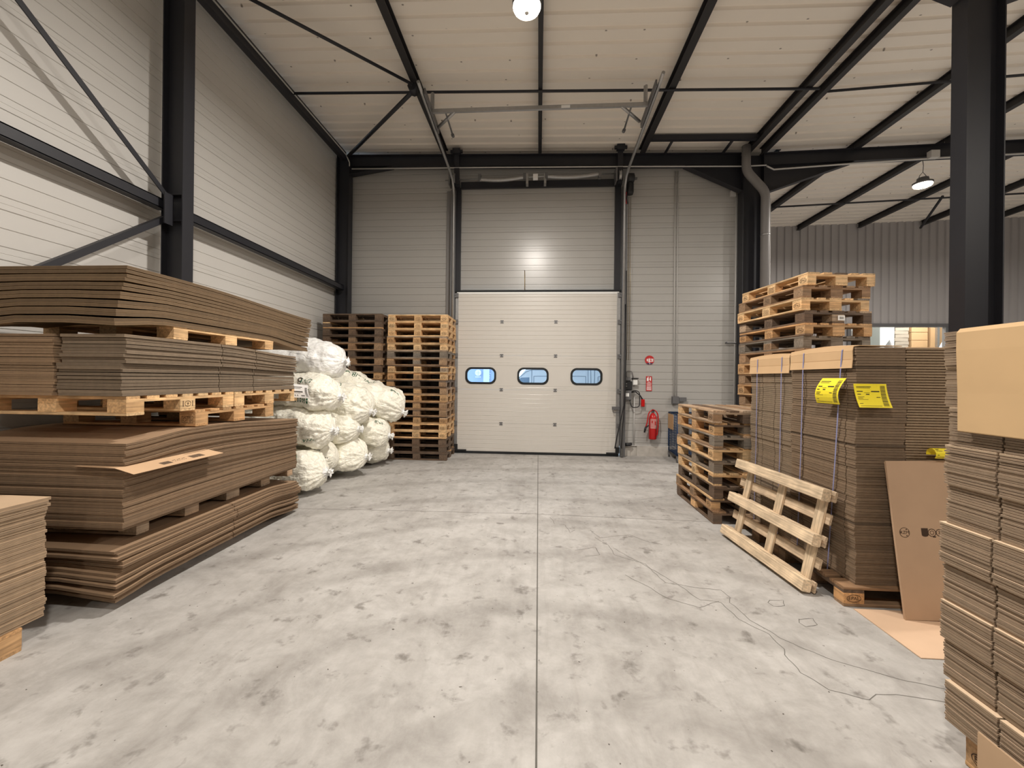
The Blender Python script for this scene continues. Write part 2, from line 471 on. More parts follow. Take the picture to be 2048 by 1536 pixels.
# saw-cut joints: thin dark filled lines in the slab
def ribbon(mb, pts, w_, z=0.0009, mi=0):
    P = [Vector((p[0], p[1], z)) for p in pts]
    L_, R_ = [], []
    for k, p in enumerate(P):
        d = (P[min(k + 1, len(P) - 1)] - P[max(k - 1, 0)]).normalized()
        nrm = Vector((-d.y, d.x, 0)); ww = w_ * (0.6 + 0.8 * noise.noise(p * 9 + Vector((3, 1, 0))) ** 2 + .2)
        if w_ > 0.0055: ww = w_
        L_.append(p + nrm * ww / 2); R_.append(p - nrm * ww / 2)
    i = len(mb.v); mb.v += [tuple(p) for p in L_] + [tuple(p) for p in R_]; n = len(P)
    for k in range(n - 1): mb.face((i + k, i + n + k, i + n + k + 1, i + k + 1), mi)
M['joint'] = mat_plain('joint_filler', (0.12, 0.113, 0.10), 0.9, noise_amt=0.3, noise_scale=15)
M['crack'] = mat_plain('dark_crack', (0.16, 0.15, 0.135), 0.9)
mb = MB(); ribbon(mb, [(0.008, -3), (0.008, 8.7)], 0.009); mb.build('joint', M['joint'], fl)
mb = MB(); ribbon(mb, [(-4.3, 4.77), (-1.5, 4.876), (0, 4.91), (1.3, 4.86), (4.6, 4.75)], 0.006); mb.build('joint', M['joint'], fl)
def wander(pts, seed, amp=0.014, step=0.03):
    out = []
    for a, b in zip(pts, pts[1:]):
        a = Vector((*a, 0)); b = Vector((*b, 0)); n = max(1, int((b - a).length / step))
        for k in range(n):
            p = a.lerp(b, k / n); q = noise.noise_vector(p * 11 + Vector((seed, 0, 0))) * amp
            out.append((p.x + q.x, p.y + q.y))
    out.append(pts[-1]); return out
CR = [[(0.601, 4.242), (0.699, 4.061), (0.73, 3.837), (0.963, 3.674), (1.039, 3.353), (1.273, 3.294), (1.435, 3.27), (1.47, 3.165), (1.43, 3.093), (1.465, 2.878), (1.559, 2.698), (1.702, 2.545), (1.831, 2.451), (2.012, 2.376), (2.3, 2.28)],
      [(0.738, 4.005), (0.893, 3.747), (1.121, 3.36), (1.22, 3.109), (1.355, 3.086), (1.396, 2.873), (1.509, 2.719), (1.518, 2.584), (1.491, 2.528), (1.487, 2.383), (1.565, 2.261), (1.724, 2.207), (1.784, 2.251), (1.89, 2.259), (2.2, 2.21)],
      [(0.742, 3.452), (0.866, 3.298), (0.996, 3.09), (1.178, 3.0), (1.354, 3.1)],
      [(1.748, 3.154), (1.842, 3.162), (1.812, 3.079), (1.72, 3.071), (1.713, 3.124), (1.748, 3.154)],
      [(1.811, 2.919), (1.913, 2.939), (1.89, 2.857), (1.8, 2.828), (1.785, 2.877), (1.811, 2.919)],
      [(0.576, 4.447), (0.653, 4.246), (0.981, 4.344), (1.139, 4.163), (1.251, 4.211)],
      [(0.153, 4.803), (0.204, 4.593), (0.314, 4.573), (0.353, 4.355), (0.413, 4.432)],
      [(0.367, 3.914), (0.567, 3.99), (0.59, 3.824), (0.448, 3.79)]]
for k, c in enumerate(CR):
    mb = MB(); ribbon(mb, wander(c, k * 3.1), 0.0054, 0.0007 + k * 0.00003); mb.build('crack', M['crack'], fl)

# wall profile: horizontal lines of a sandwich panel, as (z, depth)
def panel_profile(z0, z1):
    out = [(z0, 0)]
    z = z0 + 0.06
    while z < z1 - 0.05:
        for dz, dep, wd in ((0.0, 0.010, 0.012), (0.055, 0.003, 0.007), (0.113, 0.008, 0.010), (0.265, 0.008, 0.010)):
            a = z + dz
            if a + wd < z1 - 0.01: out += [(a, 0), (a + wd * .3, dep), (a + wd * .7, dep), (a + wd, 0)]
        z += 0.42
    out.append((z1, 0)); return out
def panel_wall(name, axis, pos, a0, a1, z0, z1, sign, mat, thick=0.12):
    """wall with grooves, facing sign along the normal axis; pos is the face"""
    mb = MB()
    pr = [(pos - sign * d, z) for z, d in panel_profile(z0, z1)]
    poly = pr + [(pos - sign * thick, z1), (pos - sign * thick, z0)]
    mb.prism(poly, axis, a0, a1)
    return struct(mb.build(name, mat))
panel_wall('wall_left', 'y', XL, YF, YW, 0.0, 6.62, 1, M['wall'])
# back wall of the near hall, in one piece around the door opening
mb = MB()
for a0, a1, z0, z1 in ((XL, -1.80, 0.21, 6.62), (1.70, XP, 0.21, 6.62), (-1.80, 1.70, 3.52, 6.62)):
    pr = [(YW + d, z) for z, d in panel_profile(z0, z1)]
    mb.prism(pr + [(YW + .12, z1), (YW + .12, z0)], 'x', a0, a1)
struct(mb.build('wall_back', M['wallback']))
mb = MB(); mb.box(XL, -1.85, YW - .01, YW + .12, 0, 0.21); mb.box(1.78, 1.98, YW - .03, YW + .12, 0, 0.2)
mb.box(2.12, XP, YW - .03, YW + .12, 0, 0.215); mb.box(1.98, 2.12, YW, YW + .12, 0, 0.205)
struct(mb.build('baseboard_back', M['concrete']))
mb = MB(); mb.box(1.98, XP - .02, YW - .032, YW + .01, 0.215, 0.23); struct(mb.build('trim_1', M['conduit']))

def corr_poly(a0, a1, base, sign, period=0.235, dep=0.04):
    """zig-zag outline along a, at base, towards sign"""
    out = []; a = a0
    while a < a1 - 1e-6:
        for f, d in ((0.0, 0), (0.62, 0), (0.70, 1), (0.92, 1)):
            out.append((min(a + f * period, a1), base + sign * d * dep))
        a += period
    out.append((a1, base)); return out
def corr_wall(name, a0, a1, base, sign, z0, z1, along='x', mb_=None):
    mb = mb_ or MB()
    p = corr_poly(a0, a1, base, sign)
    q = p + [(a1, base + sign * .12), (a0, base + sign * .12)]
    if along == 'x': mb.prism(q, 'z', z0, z1)
    else: mb.prism([(b, a) for a, b in q], 'z', z0, z1)
    return mb if mb_ else struct(mb.build(name, M['walldark']))
# far wall with the opening into the lit store room
OX0, OX1, OZ = 9.75, 12.58, 3.37
mb = MB()
corr_wall('', XP, OX0, YB, 1, 0, 7.1, mb_=mb); corr_wall('', OX1, XR, YB, 1, 0, 7.1, mb_=mb)
corr_wall('', OX0, OX1, YB, 1, OZ, 7.1, mb_=mb)
struct(mb.build('wall_far', M['walldark']))
mb = MB()
mb.box(OX0 - .1, OX1 + .12, YB - .06, YB - .003, OZ, OZ + .1)
mb.box(OX0 - .1, OX0, YB - .06, YB - .003, 0, OZ); mb.box(OX1, OX1 + .1, YB - .06, YB - .003, 0, OZ)
struct(mb.build('trim_2', M['galvdark']))
corr_wall('wall_partition', YW + .13, YB - .003, XP + .13, -1, 0, 6.40, 'y')
mb = MB(); mb.box(XR, XR + .15, YF, YB + 4.2, 0, 7.2); struct(mb.build('wall_right', M['walldark']))
mb = MB(); mb.box(XL, XR, YF - .15, YF, 0, 7.2); struct(mb.build('wall_front', M['wall']))
# store room shell beyond the opening
mb = MB(); mb.box(8.9, 9.0, YB + .13, 17.4, 0, 4.9); mb.box(15.8, 15.9, YB + .13, 17.4, 0, 4.9); mb.box(8.9, 15.9, 17.4, 17.5, 0, 4.9)
struct(mb.build('wall_room', M['roomwall']))
mb = MB(); mb.box(8.9, 15.9, YB + .13, 17.5, 4.9, 5.0); struct(mb.build('ceiling_room', M['roomwall']))

# roof deck: ribs run across, deck follows the falls
def deck(name, x0, x1):
    mb = MB(); P = []
    y = YF - .1
    while y < YB + .15:
        for f, d in ((0, 0), (.170, 0), (.185, .035), (.230, .035), (.248, 0)): P.append((y + f, d))
        y += .252
    za, zb = zt(x0 + 1e-4) + .15, zt(x1 - 1e-4) + .15
    i = len(mb.v); n = len(P)
    mb.v += [(x0, a, za + d) for a, d in P] + [(x1, a, zb + d) for a, d in P]
    mb.v += [(x0, a, za + .1) for a, d in P] + [(x1, a, zb + .1) for a, d in P]
    for k in range(n - 1):
        mb.face((i + k, i + n + k, i + n + k + 1, i + k + 1))
        mb.face((i + 2 * n + k, i + 2 * n + k + 1, i + 3 * n + k + 1, i + 3 * n + k))
    return struct(mb.build(name, M['roof'], fix=False))
deck('ceiling', XL - .1, XP); deck('ceiling_right', XP, XR + .1)

# ------------------------------------------------------------------ steel frame
def isec_x(mb, xa, xb, y0, y1, z0, z1, tf=.012, tw=.008):
    """column: flanges face -x and +x"""
    ym = (y0 + y1) / 2
    mb.box(xa, xa + tf, y0, y1, z0, z1); mb.box(xb - tf, xb, y0, y1, z0, z1)
    mb.box(xa + tf, xb - tf, ym - tw / 2, ym + tw / 2, z0, z1)
def column(name, label, xa, xb, y0, y1, top, stiff=False):
    t = thing(name, label, 'column', ((xa + xb) / 2, (y0 + y1) / 2, 0), group='main steel columns')
    hx, hy = (xb - xa) / 2, (y1 - y0) / 2
    mb = MB(); isec_x(mb, -hx, hx, -hy, hy, 0.02, top)
    mb.build('shaft', M['steel'], t)
    mb = MB(); mb.box(-hx - .05, hx + .05, -hy - .05, hy + .05, 0, .02); mb.build('base_plate', M['steel'], t)
    mb = MB()
    for z in ((3.40, 3.70) if stiff else ()):
        mb.box(-hx + .012, hx - .012, -hy + .005, hy - .005, z, z + .012)
    if stiff: mb.build('stiffener', M['steel'], t)
    return t
column('steel_column', 'dark steel column against the left wall behind the cardboard piles', -4.34, -4.08, 4.37, 4.52, 6.45, True)
column('steel_column', 'dark steel column in the far left corner beside the brown pallet stack', -4.46, -4.18, 8.60, 8.78, 6.49)
column('steel_column', 'dark steel column at the right end of the back wall with the grey downpipe', 4.14, 4.56, 8.58, 8.80, 6.3)
column('steel_column', 'large dark steel column standing behind the nearest cardboard stack on the right', 4.24, 4.60, 4.33, 4.49, 6.3)

def rafter(label, x0, x1, yc, h=.25, left_h=0, right_h=0, w_=.15):
    t = thing('steel_rafter', label, 'beam', ((x0 + x1) / 2, yc, 0), group='sloping steel rafters')
    cx = (x0 + x1) / 2
    def sl(za, zb, wy, name, lo=x0, hi=x1):
        mb = MB()
        mb.prism([(lo - cx, zt(lo) - za), (hi - cx, zt(hi) - za), (hi - cx, zt(hi) - zb), (lo - cx, zt(lo) - zb)], 'y', -wy, wy)
        return mb.build(name, M['steel'], t)
    e = 1e-3
    sl(0, .012, w_ / 2, 'top_flange', x0 + e, x1 - e); sl(h - .012, h, w_ / 2, 'bottom_flange', x0 + e, x1 - e); sl(.012, h - .012, .006, 'web', x0 + e, x1 - e)
    if left_h:
        d, L_ = left_h
        mb = MB(); a = x0 - cx; zl, zr = zt(x0 + e) - h, zt(x0 + L_) - h
        mb.prism([(a, zl), (a + L_, zr), (a, zl - d)], 'y', -.006, .006)
        mb.prism([(a, zl - d), (a + L_, zr), (a + L_, zr - .012), (a, zl - d - .012)], 'y', -w_ / 2, w_ / 2)
        mb.build('haunch', M['steel'], t)
    if right_h:
        d, L_ = right_h
        mb = MB(); a = x1 - cx; zl, zr = zt(x1 - e) - h, zt(x1 - L_) - h
        mb.prism([(a, zl), (a - L_, zr), (a, zl - d)], 'y', -.006, .006)
        mb.prism([(a, zl - d), (a - L_, zr), (a - L_, zr - .012), (a, zl - d - .012)], 'y', -w_ / 2, w_ / 2)
        mb.build('haunch', M['steel'], t)
    return t
rafter('dark steel rafter across the hall above the roller door', -4.18, 4.14, 8.69, .25, (.17, .95), (.52, 1.15))
rafter('dark steel rafter running right from the downpipe column with a lamp under it', 4.58, 15.9, 8.69, .26, (.56, 1.75))
rafter('dark steel rafter overhead across the hall in line with the near columns', -4.08, 4.24, 4.43, .25, (.13, .95), (.52, 1.15))
rafter('dark steel rafter overhead over the right hall in line with the near columns', 4.60, 15.9, 4.43, .26, (.56, 1.75))

def purlin(label, x, y0, y1, wd=.08, h=.148, grp='roof purlins running towards the back wall'):
    mb = MB(); z = zt(x) + .001
    L_ = y1 - y0
    mb.box(-wd / 2, wd / 2, -L_ / 2, L_ / 2, 0, .012); mb.box(-wd / 2, wd / 2, -L_ / 2, L_ / 2, h - .012, h)
    mb.box(-.008, .008, -L_ / 2, L_ / 2, .012, h - .012)
    o = mb.build('roof_purlin', M['purlin']); o.location = (x, (y0 + y1) / 2, z)
    return tag(o, label, 'beam', grp)
for y0, y1, wh in ((-1.0, 8.74, ''),):
    purlin('dark roof purlin left of the door, where two diagonal rods meet', -2.08, y0, y1, .11)
    purlin('dark roof purlin over the middle of the door behind the round lamp', -0.02, y0, y1, .07)
    purlin('dark roof purlin right of the door above its right track', 2.12, y0, y1, .11)
    purlin('dark roof purlin on the left side of the gutter, first of the close pair', 4.26, y0, y1, .10)
    purlin('dark roof purlin on the right side of the gutter, second of the close pair', 4.58, y0, y1, .09)
for y0, y1, wh in ((-1.0, 8.74, 'in front of'), (8.76, YB, 'behind')):
    for x, nm in ((6.40, 'nearest the gutter'), (8.15, 'second from the gutter'), (9.98, 'third from the gutter'), (11.85, 'fourth from the gutter'), (13.7, 'fifth from the gutter')):
        purlin('dark purlin of the right hall, %s, %s the cross rafter' % (nm, wh), x, y0, y1, .10)
purlin('short dark purlin between gutter and partition behind the cross rafter', 4.95, 8.8, YB, .10)

def bar(name, label, cat, pts, r, mat, grp=None, n=10):
    mb = MB(); c = Vector(pts[0]); mb.tube([Vector(p) - c for p in pts], r, n)
    o = mb.build(name, mat); o.location = c
    return tag(o, label, cat, grp)
bar('tie_rod', 'thin dark rod across the roof from the left wall to the gutter', 'rod', [(-4.35, 6.66, 6.47), (4.42, 6.76, 6.31)], .022, M['steel'], 'roof rods')
bar('tie_rod', 'thin dark rod across the right hall roof from the gutter behind the big column', 'rod', [(4.62, 6.86, 6.33), (15.9, 6.40, 6.62)], .020, M['steel'], 'roof rods')
bar('tie_rod', 'thin dark rod far back across the right hall roof beyond the hanging lamp', 'rod', [(5.2, 11.5, 6.34), (15.9, 11.1, 6.62)], .022, M['steel'], 'roof rods')
bar('brace_rod', 'dark diagonal roof brace from the near left eave to the left purlin', 'rod', [(-4.15, 4.50, 6.44), (-2.10, 6.46, 6.40)], .024, M['steel'], 'roof rods')
bar('brace_rod', 'dark diagonal roof brace from the left purlin to the far left corner', 'rod', [(-2.14, 6.62, 6.40), (-4.22, 8.60, 6.44)], .034, M['steel'], 'roof rods')
o = bar('gusset_plate', 'small dark plate where the roof braces meet the left purlin', 'plate', [(-2.12, 6.50, 6.41), (-2.12, 6.66, 6.41)], .075, M['steel'], n=8)
bar('brace_rod', 'dark strut hanging down beside the third purlin of the far right hall', 'rod', [(10.45, 11.25, 6.50), (10.75, 12.2, 6.02)], .03, M['steel'], 'roof rods')

def cgirt(label, y0, y1, z=3.52):
    mb = MB(); L_ = (y1 - y0) / 2
    mb.box(-.02, 0, -L_, L_, 0, .11); mb.box(-.10, 0, -L_, L_, .10, .112); mb.box(-.10, 0, -L_, L_, -.002, .010)
    o = mb.build('wall_girt', M['steel']); o.location = (-4.27, (y0 + y1) / 2, z)
    return tag(o, label, 'beam', 'horizontal wall girts')
cgirt('dark horizontal girt on the left wall, part nearer than the column', -3.0, 4.365)
cgirt('dark horizontal girt on the left wall between column and far corner', 4.525, 8.60)
def strut(name, label, a, b, w_, grp):
    a, b = Vector(a), Vector(b); L_ = (b - a).length
    mb = MB(); mb.box(0, L_, -w_ / 2, w_ / 2, -.004, .004); mb.box(0, L_, -w_ / 2, -w_ / 2 + .008, -w_, 0)
    o = mb.build(name, M['steel']); o.location = a
    d = (b - a).normalized(); xa = d; za = Vector((1, 0, 0)); ya = za.cross(xa).normalized(); za = xa.cross(ya)
    o.rotation_euler = Matrix((xa, ya, za)).transposed().to_euler()
    return tag(o, label, 'brace', grp)
strut('wall_brace', 'dark diagonal wall brace rising from the column towards the upper left', (-4.26, 4.36, 3.68), (-4.26, .70, 6.42), .055, 'left wall braces')
strut('wall_brace', 'dark diagonal wall brace dropping from the column behind the cardboard', (-4.26, 4.36, 3.42), (-4.26, .55, .50), .06, 'left wall braces')
mb = MB(); mb.box(-.10, .02, -.10, .01, -.18, .17); o = mb.build('gusset_plate', M['steel']); o.location = (-4.20, 4.37, 3.52); o.scale = (.12, 1, 1)
tag(o, 'dark bolted plate joining the braces to the left column', 'plate')
# eave strut with its cable
mb = MB(); mb.box(-.05, .05, -5.0, 5.0, -.09, .09); o = mb.build('eave_beam', M['steel']); o.location = (-4.30, 3.60, 6.45)
tag(o, 'dark eave beam along the top of the left wall', 'beam')
bar('cable_conduit', 'pale conduit running along the dark eave beam', 'conduit', [(-4.225, -1, 6.46), (-4.225, 8.55, 6.46), (-4.16, 8.57, 6.30), (-4.16, 8.57, 6.22)], .011, M['conduit'], 'pale conduits')
# rail between purlins in front of the back rafter
mb = MB(); mb.box(-1.05, 1.05, -.04, .04, -.05, .05); o = mb.build('steel_rail', M['steel']); o.location = (3.22, 8.22, 6.425); o.rotation_euler = (0, R(1.1), 0)
tag(o, 'dark rail between two purlins just in front of the back rafter', 'beam')
for x, nm in ((2.62, 'left'), (3.80, 'right')):
    bar('steel_cleat', 'small dark strut from rail to rafter, the %s one' % nm, 'bracket', [(x, 8.24, 6.42), (x - .05, 8.62, 6.34)], .03, M['steel'], 'cleats behind the rail', 6)
# conduits under the rafters
bar('cable_conduit', 'pale conduit along the back rafter from corner to downpipe column', 'conduit', [(-4.12, 8.60, 6.175), (-1.0, 8.60, 6.135), (2, 8.60, 6.085), (4.10, 8.56, 6.02), (4.55, 8.50, 6.0)], .013, M['conduit'], 'pale conduits')
bar('cable_conduit', 'pale conduit along the right hall rafter to the hanging lamp', 'conduit', [(4.56, 8.50, 5.98), (4.75, 8.60, 5.96), (6.2, 8.60, 6.04), (8.0, 8.60, 6.12), (10.4, 8.60, 6.19)], .016, M['conduit'], 'pale conduits')
# downpipe
def pipe_pts(pts, r=.12, n=4):
    out = [Vector(pts[0])]
    for a, b, c in zip(pts, pts[1:], pts[2:]):
        a, b, c = Vector(a), Vector(b), Vector(c); p = b + (a - b).normalized() * r; q = b + (c - b).normalized() * r
        for k in range(n + 1):
            t = k / n; out.append(p * (1 - t) ** 2 + b * 2 * t * (1 - t) + q * t * t)
    out.append(Vector(pts[-1])); return out
t = thing('rain_downpipe', 'grey rain downpipe with an offset bend in front of the dark column', 'pipe', (4.50, 8.43, 0))
mb = MB(); mb.tube(pipe_pts([(-.38, 0, 6.36), (-.38, 0, 5.86), (0, 0, 5.43), (0, 0, .02)]), .083, 18); mb.build('pipe', M['greypipe'], t)
for z in (4.55, 2.6, .9):
    mb = MB(); mb.lathe([(.088, 0), (.088, .03)], 18, M4=Matrix.Translation((0, 0, z))); mb.box(-.01, .01, .05, .16, z, z + .03); mb.build('pipe_clip', M['galv'], t)
bar('cable_conduit', 'thin bright conduit running down beside the grey downpipe', 'conduit', [(4.60, 8.44, 5.3), (4.60, 8.44, .5)], .010, M['conduit'], 'pale conduits')
# post heads above the door
for x, nm in ((-1.80, 'left'), (1.66, 'right')):
    t = thing('door_post', 'dark upright post on the %s side of the door, reaching above the rafter' % nm, 'post', (x, 8.78, 0), group='dark posts beside the door')
    mb = MB(); mb.box(-.06, .06, .0, .09, 0, 5.80); mb.build('post', M['steel'], t)
    mb = MB(); mb.box(-.055, .055, -.19, -.165, 5.80, 6.47); mb.box(-.08, .08, -.26, -.16, 6.42, 6.53); mb.box(-.13, .13, -.24, -.2, 6.44, 6.50)
    mb.prism([(-.165, 5.75), (.0, 5.75), (-.165, 6.15)], 'x', -.05, .05)
    mb.build('head_bracket', M['steel'], t)
# narrow grey flashing on the outside of each post and conduit on the wall
mb = MB(); mb.box(-2.06, -1.87, YW - .05, YW - .002, 0, 5.75); struct(mb.build('trim_3', M['greypipe']))
mb = MB(); mb.box(1.76, 1.86, YW - .05, YW - .002, .24, 5.75); struct(mb.build('trim_4', M['wall']))
bar('cable_conduit', 'pale double conduit down the back wall to the grey junction box', 'conduit', [(2.87, YW - .02, 6.1), (2.89, YW - .02, 1.26)], .012, M['conduit'], 'pale conduits')
bar('cable_conduit', 'second pale conduit beside the first on the back wall', 'conduit', [(2.925, YW - .02, 6.1), (2.945, YW - .02, 1.26)], .010, M['conduit'], 'pale conduits')
bar('cable_conduit', 'pale conduit from the junction box down behind the pallets', 'conduit', [(3.03, YW - .02, 1.13), (3.03, YW - .02, .25)], .014, M['conduit'], 'pale conduits')
bar('cable_conduit', 'pale conduit between the wall plug and the plinth left of the extinguisher', 'conduit', [(2.06, YW - .02, 1.30), (2.06, YW - .02, .24)], .013, M['conduit'], 'pale conduits')
bar('cable_conduit', 'short grey bar sticking out on the back wall left of the tall pallets', 'bar', [(3.93, YW - .12, 2.45), (3.93, YW - .05, 2.43), (4.24, YW - .05, 2.43)], .012, M['galvdark'])
# white junction piece under right end of haunch
mb = MB(); mb.box(-.05, .05, -.03, .03, -.06, .06); o = mb.build('junction_box', M['conduit']); o.location = (4.05, YW - .05, 5.58); tag(o, 'small pale box on the back wall under the rafter haunch', 'box')
t = thing('junction_box', 'grey junction box with cable ends above the short pallet stack', 'box', (2.93, YW - .06, 1.2))
mb = MB(); mb.box(-.09, .04, -.05, .05, -.07, .09, ch=.01); mb.build('housing', M['galvdark'], t)
mb = MB(); mb.box(.05, .20, -.03, .04, -.01, .07); mb.build('side_housing', M['galvdark'], t)
bar('cable_conduit', 'bright vertical corner strip at the right end of the back wall', 'strip', [(4.13, YW - .03, 5.5), (4.13, YW - .03, .3)], .012, M['conduit'])
# ------------------------------------------------------------------ lamps
def lamp(label, x, y, z, wts, hook_z):
    t = thing('high_bay_lamp', label, 'lamp', (x, y, z), group='round hanging hall lamps')
    mb = MB(); mb.lathe([(.15, .02), (.16, .03), (.16, .06), (.10, .085), (.09, .15), (.03, .17)], 32); mb.build('housing', M['galvdark'], t)
    mb = MB(); mb.lathe([(.03, -.040), (.10, -.032), (.14, -.012), (.15, .01), (.15, .022)], 32); mb.build('lens', M['lens'], t)
    mb = MB(); mb.lathe([(.022, -.055), (.022, -.041)], 16); mb.build('sensor_cap', M['conduit'], t)
    mb = MB(); mb.tube([(-.10, 0, .07), (-.06, 0, .20), (0, 0, .27), (.06, 0, .20), (.10, 0, .07)], .006, 6)
    mb.tube([(0, 0, .27), (0.01, 0, .4), (-.01, 0, hook_z - z)], .006, 6); mb.build('suspension', M['galvdark'], t)
    ld = bpy.data.lights.new('lamp_light', 'AREA'); ld.shape = 'DISK'; ld.size = .27; ld.energy = wts; ld.color = LAMP_COL
    lo = bpy.data.objects.new('lamp_light', ld); COL.objects.link(lo); lo.parent = t; lo.location = (0, 0, -.060)
    return t
LL = ['round lamp hanging over the middle of the hall in front of the door', 'round lamp over the hall floor behind the viewer', 'round lamp over the rear of the hall far behind the viewer',
      'round lamp hanging from the rafter of the right hall beside the big column', 'round lamp over the right hall behind the big column', 'round lamp over the near part of the right hall', 'round lamp over the far right side of the right hall']
for (x, y, z, wts), lb in zip(LAMPS, LL): lamp(lb, x, y, z, wts, zt(x) - .24)
mb = MB(); mb.box(-.08, .08, -.05, .05, -.06, .08); o = mb.build('junction_box', M['conduit']); o.location = (7.76, 8.55, 6.15); tag(o, 'pale box on the rafter above the right hall lamp', 'box')
mb = MB(); mb.box(-1.2, 1.2, -.06, .06, -.03, .03); o = mb.build('tube_lamp', M['roomlamp']); o.location = (12.8, 14.6, 4.8); tag(o, 'tube lamp on the ceiling of the lit store room', 'lamp')
ld = bpy.data.lights.new('room_light', 'AREA'); ld.shape = 'RECTANGLE'; ld.size = 2.3; ld.size_y = .12; ld.energy = 150; ld.color = (1, .97, .9)
lo = bpy.data.objects.new('room_light', ld); COL.objects.link(lo); lo.parent = o; lo.location = (0, 0, -.04)

# ------------------------------------------------------------------ the door
DX0, DX1, DY = -1.79, 1.69, 8.73
door = bpy.data.objects.new('door_1', None); COL.objects.link(door); door['kind'] = 'structure'; door.location = (0, DY, 0)
door['label'] = 'cream sectional lifting door with three oblong windows'
PH = [(0.05, .657), (.657, 1.393), (1.393, 2.128), (2.128, 2.859), (2.859, 3.50)]
def grooved(mb, x0, x1, z0, z1, yf=0.0, yb=.04, pitch=.0925, first=.06):
    pr = [(yf + .004, z0), (yf, z0 + .003)]
    z = z0 + first
    while z < z1 - .03:
        pr += [(yf, z), (yf + .0045, z + .005), (yf + .0045, z + .009), (yf - .002, z + .015), (yf, z + .020)]; z += pitch
    pr += [(yf, z1 - .003), (yf + .004, z1)]
    mb.prism(pr + [(yb, z1), (yb, z0)], 'x', x0, x1)
WIN = [(-1.252, .325, .17), (-.120, .325, .17), (1.02, .325, .17)]
WZ = 1.69
for k, (z0, z1) in enumerate(PH):
    mb = MB()
    if k != 2:
        grooved(mb, DX0, DX1, z0, z1 - .002)
    else:
        grooved(mb, DX0, DX1, z0, 1.47, first=.03); grooved(mb, DX0, DX1, 1.91, z1 - .002, first=.05)
        xs = [DX0, (WIN[0][0] + WIN[1][0]) / 2, (WIN[1][0] + WIN[2][0]) / 2, DX1]
        for (cx, hw, hh), xa, xb in zip(WIN, xs, xs[1:]):
            za, zb = 1.47 - WZ, 1.91 - WZ
            angs = [2 * PI * j / 64 for j in range(64)] + [math.atan2(v, u) % (2 * PI) for u in (xa - cx, xb - cx) for v in (za, zb)]
            angs = sorted(angs); n = len(angs)
            inner, outer = [], []
            for a in angs:
                c, s_ = math.cos(a), math.sin(a)
                tt = min([q for q in ((xb - cx) / c if c > 1e-9 else (xa - cx) / c if c < -1e-9 else 9e9, zb / s_ if s_ > 1e-9 else za / s_ if s_ < -1e-9 else 9e9)])
                outer.append((cx + tt * c, WZ + tt * s_))
                lo_, hi_ = 0, 1.0   # rounded-rectangle radius by bisection
                rr = hh * .78
                def inside(q):
                    x_, z_ = abs(q * c), abs(q * s_)
                    dx, dz = max(x_ - (hw - rr), 0), max(z_ - (hh - rr), 0)
                    return math.hypot(dx, dz) < rr
                for _ in range(24):
                    md = (lo_ + hi_) / 2
                    if inside(md): lo_ = md
                    else: hi_ = md
                inner.append((cx + lo_ * c, WZ + lo_ * s_))
            i = len(mb.v)
            mb.v += [(u, 0, v) for u, v in outer] + [(u, 0, v) for u, v in inner] + [(u, .04, v) for u, v in inner] + [(u, .04, v) for u, v in outer]
            for j in range(n):
                q = (j + 1) % n
                mb.face((i + j, i + q, i + n + q, i + n + j)); mb.face((i + n + j, i + n + q, i + 2 * n + q, i + 2 * n + j)); mb.face((i + 2 * n + j, i + 2 * n + q, i + 3 * n + q, i + 3 * n + j))
            WIN_IN = None
    mb.build('panel', M['cream'], door)
def rrect(cx, cz, hw, hh, rr, n=12):
    out = []
    for qx, qz, a0 in ((1, 1, 0), (-1, 1, 90), (-1, -1, 180), (1, -1, 270)):
        for k in range(n + 1):
            a = R(a0 + 90 * k / n); out.append((cx + qx * (hw - rr) + rr * math.cos(a), cz + qz * (hh - rr) + rr * math.sin(a)))
    return out
for cx, hw, hh in WIN:
    mb = MB(); a = rrect(cx, WZ, hw + .012, hh + .012, hh * .8); b = rrect(cx, WZ, hw - .03, hh - .03, hh * .62); n = len(a)
    mb.v += [(u, .0, v) for u, v in a] + [(u, -.012, v) for u, v in a] + [(u, -.016, v) for u, v in b] + [(u, .03, v) for u, v in b]
    for r_ in range(3):
        for j in range(n): mb.face((r_ * n + j, r_ * n + (j + 1) % n, (r_ + 1) * n + (j + 1) % n, (r_ + 1) * n + j))
    fr = mb.build('window_frame', M['rubber'], door); fr['label'] = 'black rounded window frame'
    mb = MB(); mb.v = [(u, .02, v) for u, v in b]; mb.face(range(n)); mb.build('pane', M['pane'], fr)
for z in (.657, 1.393, 2.128, 2.859):
    for x in (-.80 - .0, .36):
        mb = MB()
        for dz in (-.035, .008): mb.box(x - .035, x + .035, -.010, 0, z + dz, z + dz + .022)
        mb.box(x - .012, x + .012, -.014, 0, z - .01, z + .01)
        mb.build('hinge', M['galvdark'], door)
for x0, x1 in ((DX0 - .03, DX0 + .035), (DX1 - .045, DX1 + .03)):
    mb = MB(); mb.box(x0, x1, -.012, -.001, .06, 3.48); mb.build('end_stile', M['galv'], door)
mb = MB(); mb.box(DX0 - .02, DX1 + .02, -.012, .05, .0, .05); mb.build('bottom_seal', M['rubber'], door)
mb = MB(); mb.box(DX0 - .05, DX1 + .05, -.02, .045, 3.505, 3.54); mb.build('top_seal', M['rubber'], door)
mb = MB(); mb.box(DX0, DX1, -.010, -.001, 3.455, 3.50); mb.build('top_rail', M['white'], door)
for x, s_ in ((DX0, 1), (DX1, -1)):
    mb = MB(); mb.box(min(x, x + s_ * .24), max(x, x + s_ * .24), -.04, -.013, .055, .085); mb.box(min(x - s_ * .03, x + s_ * .05), max(x - s_ * .03, x + s_ * .05), -.05, -.013, .085, .20)
    mb.build('corner_bracket', M['black'], door)
